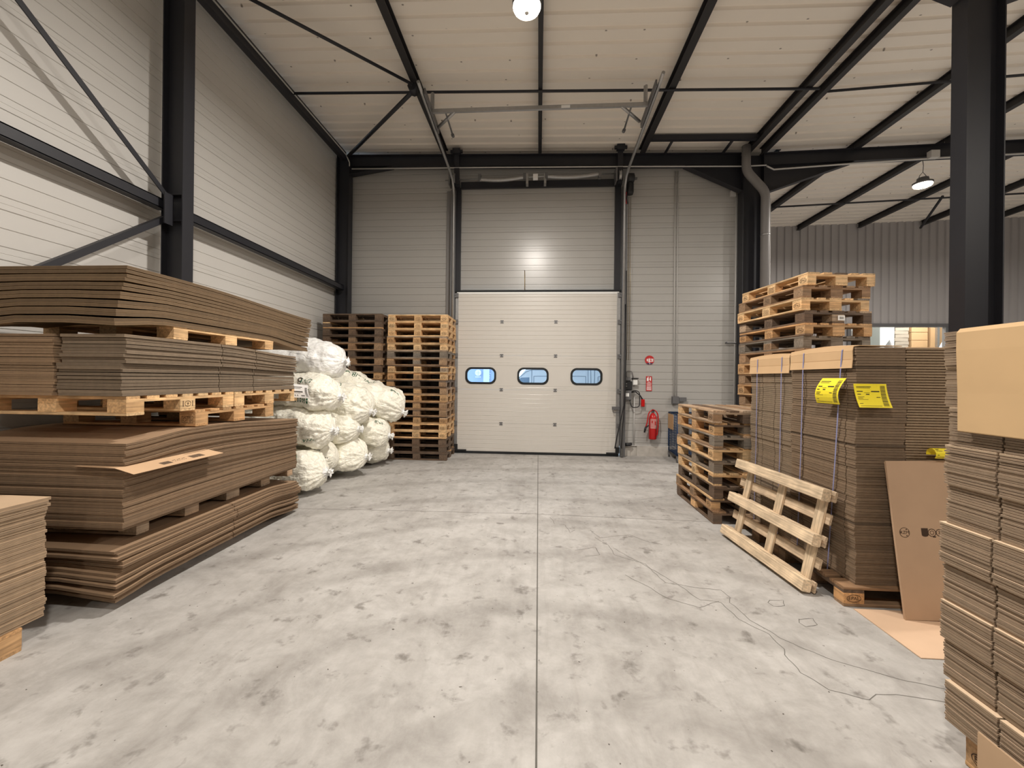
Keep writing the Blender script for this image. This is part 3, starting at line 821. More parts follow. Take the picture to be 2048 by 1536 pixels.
for x in (DX0 - .01, DX1 + .01):
    for z in (.657, 1.393, 2.128, 2.859, 3.43):
        mb = MB(); mb.box(x - .035, x + .045, -.05, -.013, z - .05, z + .04); mb.tube([(x, -.045, z + .01), (x + (.07 if x > 0 else -.07), -.045, z + .01)], .02, 10); mb.build('roller_carrier', M['galvdark'], door)
mb = MB(); mb.box(1.56, 1.72, -.06, -.013, 1.0, 1.06); mb.tube([(1.58, -.07, 1.02), (1.58, -.07, .94), (1.70, -.07, .94), (1.70, -.07, 1.02)], .01, 6); mb.build('latch', M['galvdark'], door)
bar('cord', 'thin brown rod standing above the middle of the door leaf', 'rod', [(-.315, DY - .02, 3.54), (-.315, DY - .03, 3.75), (-.32, DY - .02, 3.96)], .008, M['brass'])
# head beam and torsion springs
mb = MB(); mb.box(-1.74, 1.60, 8.79, 8.85, 5.79, 5.93); o = mb.build('door_head_beam', M['steel']); tag(o, 'dark beam across the top of the door frame under the springs', 'beam')
t = thing('torsion_spring_shaft', 'steel shaft with two sagging coil springs above the door', 'door gear', (0, 8.62, 5.925))
def zs(x): return .005 * x
mb = MB(); mb.tube([(-2.05, 0, -.035), (1.72, 0, .035)], .014, 10); mb.build('shaft', M['galv'], t)
for xa, xb in ((-1.30, -.34), (.12, 1.24)):
    mb = MB(); N_ = 26
    P = []; rr = []
    for k in range(N_ * 4 + 1):
        f = k / (N_ * 4); P.append((xa + (xb - xa) * f, -.01, -.040 * math.sin(PI * f) + .010 * (xa + xb) + .03 * (f - .5))); rr.append(.046 if k % 2 else .036)
    mb.tube(P, rr, 12); mb.build('spring', M['galv'], t)
    for x in (xa, xb):
        mb = MB(); mb.box(x - .03, x + .03, -.06, .05, -.06, .06); mb.build('spring_cone', M['galvdark'], t)
for x in (-.30, .08):
    mb = MB(); mb.box(x - .01, x + .04, -.05, .10, -.16, .05); mb.build('bracket', M['galv'], t)
mb = MB(); mb.box(-.16, -.06, -.05, .05, -.05, .04); mb.build('coupling', M['paper'], t)
for x in (-1.86, 1.66):
    mb = MB(); mb.lathe([(.10, -.03), (.11, -.02), (.09, 0), (.11, .02), (.10, .03)], 20, M4=Matrix.Translation((x, 0, -.01)) @ Matrix.Rotation(R(90), 4, 'Y')); mb.build('cable_drum', M['galv'], t)
    mb = MB(); mb.box(x - .10, x - .07, -.10, .12, -.16, .12); mb.build('bearing_plate', M['galvdark'], t)
# tracks: up the posts, then back under the roof
def track(x, label, s_):
    t = thing('door_track', label, 'door track', (x, 8.62, 0), group='galvanised door tracks')
    pts = [(0, 0, .02), (0, 0, 5.55), (0, -.05, 5.70), (0, -.16, 5.82), (s_ * .0, -.4, 5.88), (0, -2.35, 6.06), (0, -2.62, 6.10)]
    mb = MB(); mb.tube(pts, .027, 8)
    mb.build('rail', M['galv'], t)
    mb = MB(); mb.box(s_ * .02 - .05, s_ * .02 + .05, .03, .10, .02, 5.7); mb.build('upright_angle', M['galvdark'], t)
    mb = MB()
    a = Matrix.Translation((-s_ * .05, -2.0, 6.03)) @ Matrix.Rotation(R(-5), 4, 'X')
    mb.box(-.012, .012, -.45, .45, -.04, .06, M4=a); mb.build('bracket_plate', M['galvdark'], t)
    return t
track(-1.86, 'galvanised track on the left of the door, curving back under the roof', -1)
track(1.76, 'galvanised track on the right of the door, curving back under the roof', 1)
t = thing('track_crossbar', 'galvanised crossbar hanging between the two door tracks under the roof', 'bar', (0, 6.60, 6.04))
mb = MB(); mb.box(-1.82, 1.70, -.02, .02, -.03, .03); mb.build('bar', M['galv'], t)
for x in (-1.80, 1.66):
    mb = MB(); mb.box(x - .03, x + .03, -.01, .01, .03, .30); mb.box(x - .01, x + .02, -.03, .03, .03, .30); mb.build('hanger', M['galv'], t)
    s_ = 1 if x < 0 else -1
    mb = MB(); mb.tube([(x + s_ * .38, 0, -.01), (x, .38, -.03)], .028, 6); mb.build('corner_brace', M['galv'], t)
    mb = MB(); mb.tube([(x + s_ * .22, .02, -.02), (x + s_ * .22, .58, -.06)], .015, 8); mb.tube([(x + s_ * .22, .55, -.06), (x + s_ * .22, .60, -.06)], .03, 8); mb.build('buffer', M['galvdark'], t)
mb = MB(); mb.box(.32, .46, -.03, -.021, -.025, .015); mb.build('sticker', M['paper'], t)

# chain hoist drive and its cables on the right of the door
t = thing('hoist_drive', 'dark motor drive hanging at the top right corner of the door', 'door drive', (1.86, 8.66, 5.75))
mb = MB(); mb.lathe([(.05, -.09), (.10, -.07), (.10, .07), (.05, .09)], 16, M4=Matrix.Translation((0.02, 0, .12)) @ Matrix.Rotation(R(90), 4, 'Y')); mb.build('gearbox', M['black'], t)
mb = MB(); mb.lathe([(.06, 0), (.075, .05), (.075, .22), (.05, .26)], 16, M4=Matrix.Translation((.02, 0, -.22))); mb.build('motor', M['black'], t)
mb = MB(); mb.box(.06, .16, -.03, .03, .10, .13); mb.build('arm', M['galvdark'], t)
for dx, mt in ((-.06, 'red'), (-.03, 'black')):
    mb = MB(); mb.tube([(dx, -.02, -.18), (dx - .02, -.02, -.30), (dx + .0, -.02, -.42)], .012, 6); mb.build('cord', M[mt], t)
for x, nm in ((1.865, 'left'), (1.905, 'right')):
    bar('pull_chain', 'thin brown pull chain down the wall right of the door, the %s one' % nm, 'chain', [(x, 8.70, 5.5), (x + .01, 8.72, 3.6), (x, 8.74, 2.05)], .004, M['brass'], 'pull chains right of the door', 5)
bar('black_cable', 'black cable hanging along the right door track to the floor corner', 'cable', [(1.78, 8.54, 3.2), (1.79, 8.53, 1.6), (1.77, 8.52, 1.1), (1.70, 8.52, .75), (1.64, 8.54, .45), (1.60, 8.55, .20)], .012, M['black'], None, 8)
bar('black_cable', 'second black cable hanging straight beside the right door track', 'cable', [(1.80, 8.56, 3.9), (1.81, 8.55, 2.2), (1.80, 8.55, 1.2), (1.75, 8.55, .6), (1.74, 8.56, .2)], .010, M['black'], None, 8)
t = thing('control_box', 'grey door control box with black switch cover right of the door', 'control box', (1.88, YW - .10, 1.40))
mb = MB(); mb.box(-.08, .08, -.09, .09, -.20, .02, ch=.015); mb.build('housing', M['galvdark'], t)
mb = MB(); mb.box(-.10, .09, -.11, .03, .02, .20, ch=.01); mb.build('switch_cover', M['black'], t)
mb = MB(); mb.box(-.05, .06, -.08, .08, .20, .29, ch=.02); mb.build('top_unit', M['galvdark'], t)
mb = MB(); mb.quad((-.05, -.092, -.12), (.03, -.092, -.12), (.03, -.092, -.05), (-.05, -.092, -.05)); mb.build('rating_plate', M['paper'], t)
mb = MB()
for dz in (.10, .15): mb.lathe([(.012, 0), (.012, .01)], 10, M4=Matrix.Translation((-.03, -.112, dz)) @ Matrix.Rotation(R(90), 4, 'X'))
mb.build('button', M['galv'], t)
mb = MB(); mb.tube(pipe_pts([(0, .04, .25), (-.0, .04, .42), (.12, .04, .42), (.14, .04, .22)], .05), .012, 8); mb.build('bent_conduit', M['greypipe'], t)
mb = MB(); mb.tube(pipe_pts([(.05, -.05, -.18), (.10, -.05, -.36), (.26, -.05, -.34), (.26, -.05, -.02), (.14, -.05, 0.02), (.06, -.05, -.05)], .06), .010, 8); mb.build('cable_loop', M['black'], t)
t = thing('wall_socket', 'white wall socket with a dark lid between control box and fire signs', 'socket', (2.06, YW - .06, 1.60))
mb = MB(); mb.box(-.045, .045, -.04, .05, -.08, .05, ch=.01); mb.build('housing', M['white'], t)
mb = MB(); mb.box(-.06, .06, -.07, .05, .055, .075); mb.build('lid', M['black'], t)
t = thing('red_plug', 'red power plug hanging on a black cable above the extinguisher', 'plug', (2.22, YW - .07, 1.14))
mb = MB(); mb.box(-.03, .04, -.03, .03, -.08, .08, ch=.015); mb.build('body', M['red'], t)
mb = MB(); mb.tube([(0, 0, .08), (-.05, 0, .16), (-.15, .0, .24), (-.25, 0, .22)], .013, 8); mb.build('cable', M['black'], t)
bar('black_cable', 'black rolled hose end lying on the plinth right of the door', 'hose', [(1.84, YW - .10, .255), (1.94, YW - .10, .25), (2.0, YW - .09, .27)], [.03, .035, .025], M['black'], None, 10)

# ------------------------------------------------------------------ fire signs and extinguisher
def wallfn(cx, cz, y=YW - .012): return lambda u, v: (u + 0.0, 0 - 0.0, v)
t = thing('fire_sign', 'round red fire extinguisher sign with white symbols on the back wall', 'sign', (2.376, YW - .010, 2.06), group='red fire signs')
fn = lambda u, v: (u, 0, v)
mb = MB(); mb.lathe([(.098, 0), (.098, .006)], 40, M4=Matrix.Translation((0, .004, 0)) @ Matrix.Rotation(R(90), 4, 'X')); mb.build('plate', M['redsign'], t)
f1 = lambda u, v: (u, -.0035, v)
mb = MB(); add_rect(mb, f1, -.022, .004, -.05, .028); add_rect(mb, f1, -.014, -.004, .028, .045); add_rect(mb, f1, -.05, -.036, -.03, .03); add_rect(mb, f1, -.06, -.052, -.02, .02)
add_rect(mb, f1, .045, .065, -.035, .03); add_ring(mb, f1, .075, .0, .014, .03, .006); add_rect(mb, f1, .018, .034, -.04, -.01); add_disc(mb, f1, .026, .02, .010, .014)
mb.build('symbol', M['paper'], t)
mb = MB(); add_disc(mb, f1, 0, 0, .094, .094, a0=R(222), a1=R(318)); o = mb.build('number_field', M['bluesign'], t)
f2 = lambda u, v: (u, -.0045, v)
mb = MB(); add_text(mb, '4', .05, f2, cx=0, cy=-.078); mb.build('printed_text', M['paper'], t)
t = thing('fire_sign', 'upright red fire extinguisher notice with white text, under the round sign', 'sign', (2.368, YW - .010, 1.555), group='red fire signs')
mb = MB(); mb.box(-.062, .062, -.004, .004, -.158, .158); mb.build('plate', M['redsign'], t)
f1 = lambda u, v: (u, -.0045, v)
mb = MB(); add_rect(mb, f1, -.045, -.008, .055, .12); add_rect(mb, f1, -.032, -.020, .12, .142); add_rect(mb, f1, -.02, .0, .132, .142)
add_disc(mb, f1, .028, .125, .012, .014); add_rect(mb, f1, .018, .038, .06, .11); add_rect(mb, f1, .006, .018, .085, .105)
for k in range(9):
    z = .035 - k * .021; ww = (.03, .045, .05, .04, .05, .046, .05, .05, .048)[k]
    add_rect(mb, f1, -ww, ww, z - .005, z + .002 + (.003 if k > 5 else 0))
mb.build('symbol', M['paper'], t)

t = thing('fire_extinguisher', 'red fire extinguisher with its hose looped over, hung on the back wall', 'fire extinguisher', (2.425, YW - .125, .375))
mb = MB(); mb.lathe([(.02, .0), (.070, .005), (.080, .02), (.080, .44), (.072, .49), (.045, .535), (.028, .55), (.026, .57)], 28); mb.build('cylinder', M['red'], t)
mb = MB(); mb.lathe([(.028, .565), (.032, .575), (.032, .60), (.02, .61)], 16); mb.build('valve', M['galvdark'], t)
mb = MB(); mb.box(-.018, .018, -.07, .04, .605, .625, ch=.004); mb.box(-.012, .012, -.02, .02, .60, .64); mb.build('handle', M['black'], t)
P = [(.045, -.03, .05), (.085, -.04, .12)] + [(.102 - .0 * k, -.03, .30 + .05 * k) for k in range(4)] + [(.105 * math.cos(R(a)), -.02, .47 + .155 * math.sin(R(a))) for a in range(15, 170, 15)] + [(-.125, -.03, .36), (-.155, -.04, .26)]
mb = MB(); mb.tube(P, .013, 8); o = mb.build('hose', M['red'], t); o['label'] = 'red hose'
mb = MB(); mb.tube([(-.153, -.04, .27), (-.165, -.04, .22), (-.185, -.05, .15)], [.018, .022, .016], 10); mb.tube([(-.16, -.04, .25), (-.10, -.06, .30)], .014, 8); mb.build('nozzle', M['black'], t)
def cyl(r, cz): return lambda u, v: (r * math.sin(u / r), -r * math.cos(u / r), cz + v)
c1 = cyl(.0805, .33)
mb = MB(); add_rect(mb, c1, -.07, .07, -.09, .11, n=10); o = mb.build('label_sheet', mat_plain('pale_pink_label', (.62, .35, .33), .5), t)
c2 = cyl(.081, .33)
mb = MB()
for k in range(10): add_rect(mb, c2, -.06, .06 - .02 * (k % 3), .09 - k * .018, .096 - k * .018, n=6)
add_rect(mb, c2, -.045, -.02, .02, .075, n=2); add_rect(mb, c2, .02, .05, -.02, .06, n=2); mb.build('printed_text', M['redsign'], t)
mb = MB(); mb.box(-.03, .03, .06, .125, .42, .48); mb.build('wall_bracket', M['galvdark'], t)

# ------------------------------------------------------------------ blue roll cage
t = thing('roll_cage', 'blue wire roll cage with a cardboard panel behind the short pallet stack', 'trolley', (3.175, 8.52, 0), R(-3))
W_, D_ = .40, .32
mb = MB()
for x in (-W_, W_):
    for y in (-D_, D_): mb.tube([(x, y, .12), (x, y, .95)], .016, 8)
for z in (.14, .95):
    mb.tube([(-W_, -D_, z), (W_, -D_, z), (W_, D_, z), (-W_, D_, z)], .014, 6, closed=True)
mb.build('frame', M['blue'], t)
mb = MB()
for k in range(1, 16):
    z = .14 + k * .053
    for a, b in (((-W_, -D_, z), (W_, -D_, z)), ((-W_, D_, z), (W_, D_, z)), ((-W_, -D_, z), (-W_, D_, z)), ((W_, -D_, z), (W_, D_, z))): mb.tube([a, b], .0035, 4)
for k in range(1, 14):
    x = -W_ + 2 * W_ * k / 14
    for y in (-D_, D_): mb.tube([(x, y, .14), (x, y, .95)], .0035, 4)
for k in range(1, 11):
    y = -D_ + 2 * D_ * k / 11
    for x in (-W_, W_): mb.tube([(x, y, .14), (x, y, .95)], .0035, 4)
mb.build('wire_mesh', M['blue'], t)
mb = MB(); mb.box(-W_ + .01, W_ - .01, -D_ + .01, D_ - .01, .14, .155); mb.build('base', M['blue'], t)
for x in (-W_, W_):
    for y in (-D_, D_):
        mb = MB(); mb.lathe([(.045, -.014), (.05, -.01), (.05, .01), (.045, .014)], 16, M4=Matrix.Translation((x, y, .051)) @ Matrix.Rotation(R(90), 4, 'Y')); mb.box(x - .02, x + .02, y - .02, y + .02, .05, .13); mb.build('caster', M['galvdark'], t)
mb = MB(); mb.box(-W_ - .024, -W_ - .018, -.10, D_ - .02, .62, .93); o = mb.build('card_panel', M['box'], t)

# ------------------------------------------------------------------ pallets
EL, EW, EH = 1.2, 0.8, 0.144
TONES = {'new': (.74, .48, .245), 'warm': (.56, .33, .155), 'mid': (.33, .205, .115), 'dark': (.145, .095, .062), 'grey': (.235, .19, .145), 'pink': (.46, .33, .22)}
def bmesh_box(name, sx, sy, sz, mat, ch=.004):
    if mat == 'wood_x':
        mb = MB(); mb.box(-sx / 2, sx / 2, -sy / 2, sy / 2, 0, sz, ch=ch); return mb.mesh(name, M[mat])
    mb = MB(); mb.box(-sx / 2, sx / 2, -sy / 2, sy / 2, 0, sz)
    return mb.mesh(name, M[mat])
def pallet_meshes(L_, W_, H_, ndeck, bw, bl):
    d = {}
    tb = .022 * H_ / .144
    hb = H_ - 3 * tb
    widths = [bw[0]] * ndeck
    if ndeck == 5: widths = [.145, .1, .145, .1, .145]
    d['deck'] = [bmesh_box('deck_board', L_, x, tb, 'wood_x') for x in widths]
    tot = sum(widths); gap = (W_ - tot) / (ndeck - 1)
    y = -W_ / 2; d['decky'] = []
    for x in widths: d['decky'].append(y + x / 2); y += x + gap
    d['str'] = bmesh_box('stringer_board', .143, W_, tb, 'wood_y')
    d['bot'] = [bmesh_box('bottom_board', L_, x, tb, 'wood_x') for x in (bl, .143, bl)]
    d['blk'] = [bmesh_box('block', .143, x, hb, 'wood_y') for x in (bl, .143, bl)]
    d['xs'] = (-L_ / 2 + .0715, 0, L_ / 2 - .0715); d['ys'] = (-W_ / 2 + bl / 2, 0, W_ / 2 - bl / 2)
    d['tb'] = tb; d['hb'] = hb; d['dim'] = (L_, W_, H_); d['bl'] = bl
    return d
PM = {'eur': pallet_meshes(1.2, .8, .144, 5, (.145,), .1), 'big': pallet_meshes(1.2, 1.0, .138, 7, (.1,), .13), 'low': pallet_meshes(1.2, .98, .118, 7, (.1,), .10)}
def stamp_mesh(kind):
    mb = MB(); f = lambda u, v: (u, 0, v)
    if kind == 'epal':
        add_ring(mb, f, 0, 0, .050, .028, .0035); add_text(mb, 'EPAL', .036, f, cy=-.001)
    elif kind == 'box':
        for u0, u1, v0, v1 in ((-.05, .05, .026, .029), (-.05, .05, -.029, -.026), (-.05, -.047, -.029, .029), (.047, .05, -.029, .029), (-.001, .002, -.029, .029)): add_rect(mb, f, u0, u1, v0, v1)
        add_ring(mb, f, -.024, 0, .016, .018, .004, n=12)
        for k in range(4): add_rect(mb, f, .010, .040 - .006 * (k % 2), .014 - k * .011, .018 - k * .011)
    else:
        add_ring(mb, f, 0, 0, .030, .024, .0035, n=16); add_rect(mb, f, -.012, .012, -.002, .002); add_rect(mb, f, -.002, .002, -.016, .016)
        for s_ in (-1, 1): add_rect(mb, f, s_ * .045 - .003, s_ * .045 + .003, -.024, .024)
    return mb.mesh('stamp', M['burn'])
ST = {k: stamp_mesh(k) for k in ('epal', 'box', 'cross')}
rp = random.Random(5)
def tone_col(tone, r=rp, dv=.16):
    c = TONES[tone]; k = 1 + r.uniform(-dv, dv); w2 = r.uniform(-.06, .06)
    return (c[0] * k * (1 + w2), c[1] * k, c[2] * k * (1 - w2), 1)
def pallet(label, loc, rz, tone='new', kind='eur', group=None, stamps=(), name='wooden_pallet', mixed=.12, rot=None):
    d = PM[kind]; L_, W_, H_ = d['dim']; tb, hb = d['tb'], d['hb']
    t = thing(name, label, 'pallet', loc, rz, group)
    if rot: t.rotation_euler = rot
    def part(nm, me, x, y, z, tn=None):
        o = link(nm, me, t, (x, y, z), rp.uniform(-.004, .004))
        if tn is None: tn = tone if rp.random() > mixed else rp.choice(list(TONES))
        o.color = tone_col(tn); return o
    for me, y in zip(d['bot'], d['ys']): part('bottom_board', me, rp.uniform(-.003, .003), y, 0)
    blk = {}
    for i, x in enumerate(d['xs']):
        for j, y in enumerate(d['ys']): blk[i, j] = part('block', d['blk'][j], x, y, tb)
        part('stringer_board', d['str'], x, 0, tb + hb)
    for me, y in zip(d['deck'], d['decky']): part('deck_board', me, rp.uniform(-.003, .003), y, 2 * tb + hb)
    # stamps: side 's' is the -y long side, 'n' +y; 'w' -x short side, 'e' +x
    for side, idx, kd in stamps:
        bw2 = .143 / 2; bl2 = (d['bl'] if idx != 1 else .143) / 2
        if side in 'sn':
            j = 0 if side == 's' else 2; b = blk[idx, j]; hd = d['bl'] / 2
            o = link('stamp', ST[kd], b, (0, (-1 if side == 's' else 1) * (hd + .0012), hb / 2), 0 if side == 's' else PI)
        else:
            i = 0 if side == 'w' else 2; b = blk[i, idx]
            o = link('stamp', ST[kd], b, ((-1 if side == 'w' else 1) * (bw2 + .0012), 0, hb / 2), -PI / 2 if side == 'w' else PI / 2)
            if idx != 1 and kind == 'eur': o.scale = (.8, 1, .9)
        o['label'] = 'dark branded mark'
    return t

# pair of stacks left of the door
toneR = ['new', 'new', 'new', 'warm', 'new', 'grey', 'mid', 'new', 'warm', 'dark', 'mid', 'warm', 'mid', 'mid', 'warm', 'new', 'new', 'dark', 'dark', 'dark']
for k in range(20):
    tn = toneR[k]; z = (19 - k) * EH
    st = [('s', 0, 'epal'), ('s', 2, 'epal'), ('s', 1, 'box')] if tn in ('new', 'warm') else []
    pallet('%s wooden pallet, %s of the stack touching the door post' % ({'new': 'pale', 'warm': 'pale brown', 'mid': 'brown', 'dark': 'dark', 'grey': 'grey'}[tn], ORD[k] if k else 'topmost'),
           (-2.40 + rp.uniform(-.012, .012) + .0 * k, 8.27 + rp.uniform(-.012, .012), z), rp.uniform(-.008, .008), tn, 'eur', 'light pallet stack beside the door', st)
toneL = ['dark', 'dark', 'dark', 'dark', 'mid', 'dark', 'mid', 'dark', 'warm', 'dark', 'mid', 'dark', 'dark', 'mid', 'dark', 'mid', 'dark', 'dark', 'mid', 'dark']
for k in range(20):
    tn = toneL[k]; z = (19 - k) * EH
    st = [('s', 2, 'epal')] if tn == 'warm' else []
    pallet('%s weathered pallet, %s of the dark stack in the far left corner' % ({'warm': 'pale brown', 'mid': 'brown', 'dark': 'dark brown'}[tn], ORD[k]),
           (-3.70 + rp.uniform(-.012, .012) + (.012 if k < 8 else 0), 8.18 + rp.uniform(-.012, .012), z), rp.uniform(-.008, .008), tn, 'eur', 'dark pallet stack in the far left corner', st)
# short stack right of the door
toneS = ['pink', 'warm', 'grey', 'new', 'grey', 'new', 'dark', 'mid', 'dark']
cn = {'pink': 'faded', 'warm': 'light brown', 'grey': 'grey', 'new': 'pale', 'dark': 'dark', 'mid': 'brown'}
for k in range(9):
    tn = toneS[k]; z = (8 - k) * EH
    st = [('n', 0, 'epal'), ('n', 1, 'cross')] if k in (3, 5, 7) else ([('n', 0, 'epal')] if k in (0, 1) else [])
    pallet('%s pallet, %s of the short stack in front of the blue cage' % (cn[tn], ORD[k]), (2.405 + rp.uniform(-.015, .015), 5.37 + rp.uniform(-.02, .02), z), R(90) + rp.uniform(-.012, .012), tn, 'eur', 'short pallet stack', st, mixed=.25)
# tall stack behind the strapped cardboard
toneT = ['new', 'mid', 'new', 'dark', 'warm', 'grey', 'mid', 'warm', 'mid', 'warm', 'mid', 'warm', 'mid', 'mid', 'dark', 'mid', 'dark', 'mid', 'mid', 'dark']
cosr, sinr = math.cos(R(6.6)), math.sin(R(6.6))
for k in range(20):
    tn = toneT[k]; z = (19 - k) * EH
    st = [('n', 0, 'epal'), ('n', 1, 'box'), ('n', 2, 'epal')] if tn in ('new', 'warm') else [('n', 1, 'box')]
    dx = (.035, -.01, -.03, 0, 0, .0)[k] if k < 6 else rp.uniform(-.015, .015)
    pallet('%s pallet, %s of the tall stack behind the strapped cardboard' % (cn[tn], ORD[k]), (3.325 + dx, 5.44 + rp.uniform(-.015, .015), z), R(90 + 6.6) + rp.uniform(-.01, .01), tn, 'eur', 'tall pallet stack', st, mixed=.06)
# small white sticker on the fourth pallet of the tall stack
t = thing('sticker', 'small white barcode sticker on the fourth pallet of the tall stack', 'sticker', (3.42, 4.825, 16.45 * EH - .005), R(6.6))
mb = MB(); mb.box(-.04, .04, -.001, .001, -.028, .028); mb.build('paper', M['paper'], t)
mb = MB(); f = lambda u, v: (u, -.0016, v)
for k in range(9): add_rect(mb, f, -.024 + k * .0055, -.024 + k * .0055 + (.0032 if k % 3 else .0018), -.014, .014)
mb.build('barcode', M['ink'], t)
# pallets under cardboard
pallet('brown pallet with a branded EPAL block under the near strapped cardboard', (2.24 + .6, 3.11 + .4, 0), 0, 'mid', 'eur', 'pallets carrying the strapped cardboard', [('s', 0, 'epal'), ('s', 1, 'epal')], mixed=.1)
pallet('brown pallet under the far strapped cardboard beside the short stack', (2.25 + .6, 3.93 + .4, 0), 0, 'mid', 'eur', 'pallets carrying the strapped cardboard', [], mixed=.1)
pallet('brown pallet with EPAL block under the nearest cardboard stack on the right', (1.85 + .4, 1.265, 0), R(90), 'warm', 'eur', None, [('n', 2, 'epal'), ('n', 0, 'epal')], mixed=.0)
pallet('pale brown pallet under the low cardboard stack at the left edge', (-3.03 - .6, 1.70, 0), 0, 'warm', 'big', None, [], mixed=0)

# ------------------------------------------------------------------ cardboard sheets
rs = random.Random(21)
def sheet_mesh(sx, sy, t, zf, notches=(), side='+', nd=.10, nx=3, step=.12, core=0, inset=.022):
    """sheet from (0,0) to (sx,sy); zf(x,y) bends it; notches cut slots into one long edge"""
    ys = [0.0]
    n = max(1, int(sy / step))
    ys = [sy * k / n for k in range(n + 1)]
    rings = [(y, 0, sx) for y in ys if all(abs(y - q) > .02 for q in notches) or y in (0, sy)]
    for q in notches:
        a0 = (0, sx - nd) if side == '+' else (nd, sx)
        rings += [(q - .0045, 0, sx, 0), (q - .004, *a0, 1), (q + .004, *a0, 2), (q + .0045, 0, sx, 3)]
    rings = sorted([r[:3] for r in rings], key=lambda r: r[0])
    mb = MB(); cols = nx + 1
    for y, xa, xb in rings:
        for k in range(cols):
            x = xa + (xb - xa) * k / nx; z = zf(x, y); mb.v.append((x, y, z))
        for k in range(cols):
            x = xa + (xb - xa) * k / nx; z = zf(x, y); mb.v.append((x, y, z + t))
    s_ = 2 * cols
    for i in range(len(rings) - 1):
        a, b = i * s_, (i + 1) * s_; ya, yb = rings[i][0], rings[i + 1][0]
        for k in range(nx):
            mb.face((a + k, b + k, b + k + 1, a + k + 1), 0)
            mb.face((a + cols + k, a + cols + k + 1, b + cols + k + 1, b + cols + k), 0)
        mb.face((a, a + cols, b + cols, b), 1, [(ya, 0), (ya, 1), (yb, 1), (yb, 0)])
        mb.face((a + nx, b + nx, b + cols + nx, a + cols + nx), 1, [(ya, 0), (yb, 0), (yb, 1), (ya, 1)])
    for a, fl_ in ((0, 0), ((len(rings) - 1) * s_, 1)):
        for k in range(nx):
            x0, x1 = sx * k / nx, sx * (k + 1) / nx
            q = [a + k, a + k + 1, a + cols + k + 1, a + cols + k]; uv = [(x0, 0), (x1, 0), (x1, 1), (x0, 1)]
            if fl_: q = q[::-1]; uv = uv[::-1]
            mb.face(q, 1, uv)
    if core:   # inner ply, set back from the edges
        NY = 10; xa, xb = inset + (nd if notches and side == '-' else 0), sx - inset - (nd if notches and side == '+' else 0)
        for i in range(NY):
            ya, yb = inset + (sy - 2 * inset) * i / NY, inset + (sy - 2 * inset) * (i + 1) / NY
            P = [(x, y, zf(x, y) + t + e) for e in (0, core) for x, y in ((xa, ya), (xb, ya), (xb, yb), (xa, yb))]
            b0 = len(mb.v); mb.v += P
            mb.face((b0 + 1, b0 + 2, b0 + 6, b0 + 5)); mb.face((b0 + 3, b0, b0 + 4, b0 + 7))
            if i == 0: mb.face((b0, b0 + 1, b0 + 5, b0 + 4))
            if i == NY - 1: mb.face((b0 + 2, b0 + 3, b0 + 7, b0 + 6))
            mb.face((b0 + 4, b0 + 5, b0 + 6, b0 + 7))
    return mb.mesh('sheet', [M['card'], M['edge']])
CARD = (.33, .218, .132)
def ccol(c=CARD, dv=.08, k=1.0):
    q = k * (1 + rs.uniform(-dv, dv)); return (c[0] * q, c[1] * q, c[2] * q, 1)
def ordw(k):
    ones = ['', 'first', 'second', 'third', 'fourth', 'fifth', 'sixth', 'seventh', 'eighth', 'ninth', 'tenth', 'eleventh', 'twelfth', 'thirteenth', 'fourteenth', 'fifteenth', 'sixteenth', 'seventeenth', 'eighteenth', 'nineteenth']
    if k < 20: return ones[k]
    t_ = {2: ('twentieth', 'twenty'), 3: ('thirtieth', 'thirty')}[k // 10]
    return t_[0] if k % 10 == 0 else t_[1] + '-' + ones[k % 10]
def stack(n, x0, x1, y0, y1, z0, z1, bend0, bend1, label, group, col=CARD, jit=.008, notches=(), side='+', fill=.84, name='cardboard_sheet', nvar=5, ofs=None, top_label=None, dv=.17, parent=None, nd=.1, labf=None):
    """n sheets; bend0/bend1: bend functions of the lowest and the uppermost sheet, blended between"""
    pitch = (z1 - z0) / n; objs = []
    ws = [1 + rs.uniform(-.13, .13) for _ in range(n)]; tot = sum(ws); zs_ = [pitch * n * sum(ws[:k]) / tot for k in range(n)]
    vs = []
    for v in range(nvar):
        f = v / max(1, nvar - 1)
        vs.append(sheet_mesh(x1 - x0, y1 - y0, pitch * fill, (lambda x, y, f=f: bend0(x, y) * (1 - f) + bend1(x, y) * f), notches, side, nd, core=pitch * (1 - fill) * .35))
    for k in range(n):
        f = k / max(1, n - 1)
        me = vs[min(nvar - 1, int(f * nvar))]
        # keep neighbours apart where the bend changes between variants
        dx, dy = rs.uniform(-jit, jit), rs.uniform(-jit, jit)
        if jit > .004 and rs.random() < .12: dx += rs.uniform(.004, .014) * (1 if side == '+' else -1)
        if ofs: ex, ey = ofs(k); dx += ex; dy += ey
        o = bpy.data.objects.new(name, me); COL.objects.link(o)
        o.location = (x0 + dx, y0 + dy, z0 + zs_[k]); o.color = ccol(col, dv)
        if parent: o.parent = parent
        else:
            lb = labf(k) if labf else '%s sheet from the top of %s' % (ordw(n - k), label)
            if top_label and k == n - 1: lb = top_label
            tag(o, lb, 'cardboard sheet', group)
        objs.append(o)
    return objs
flat = lambda x, y: 0.0
def sm(t): t = max(0, min(1, t)); return t * t * (3 - 2 * t)

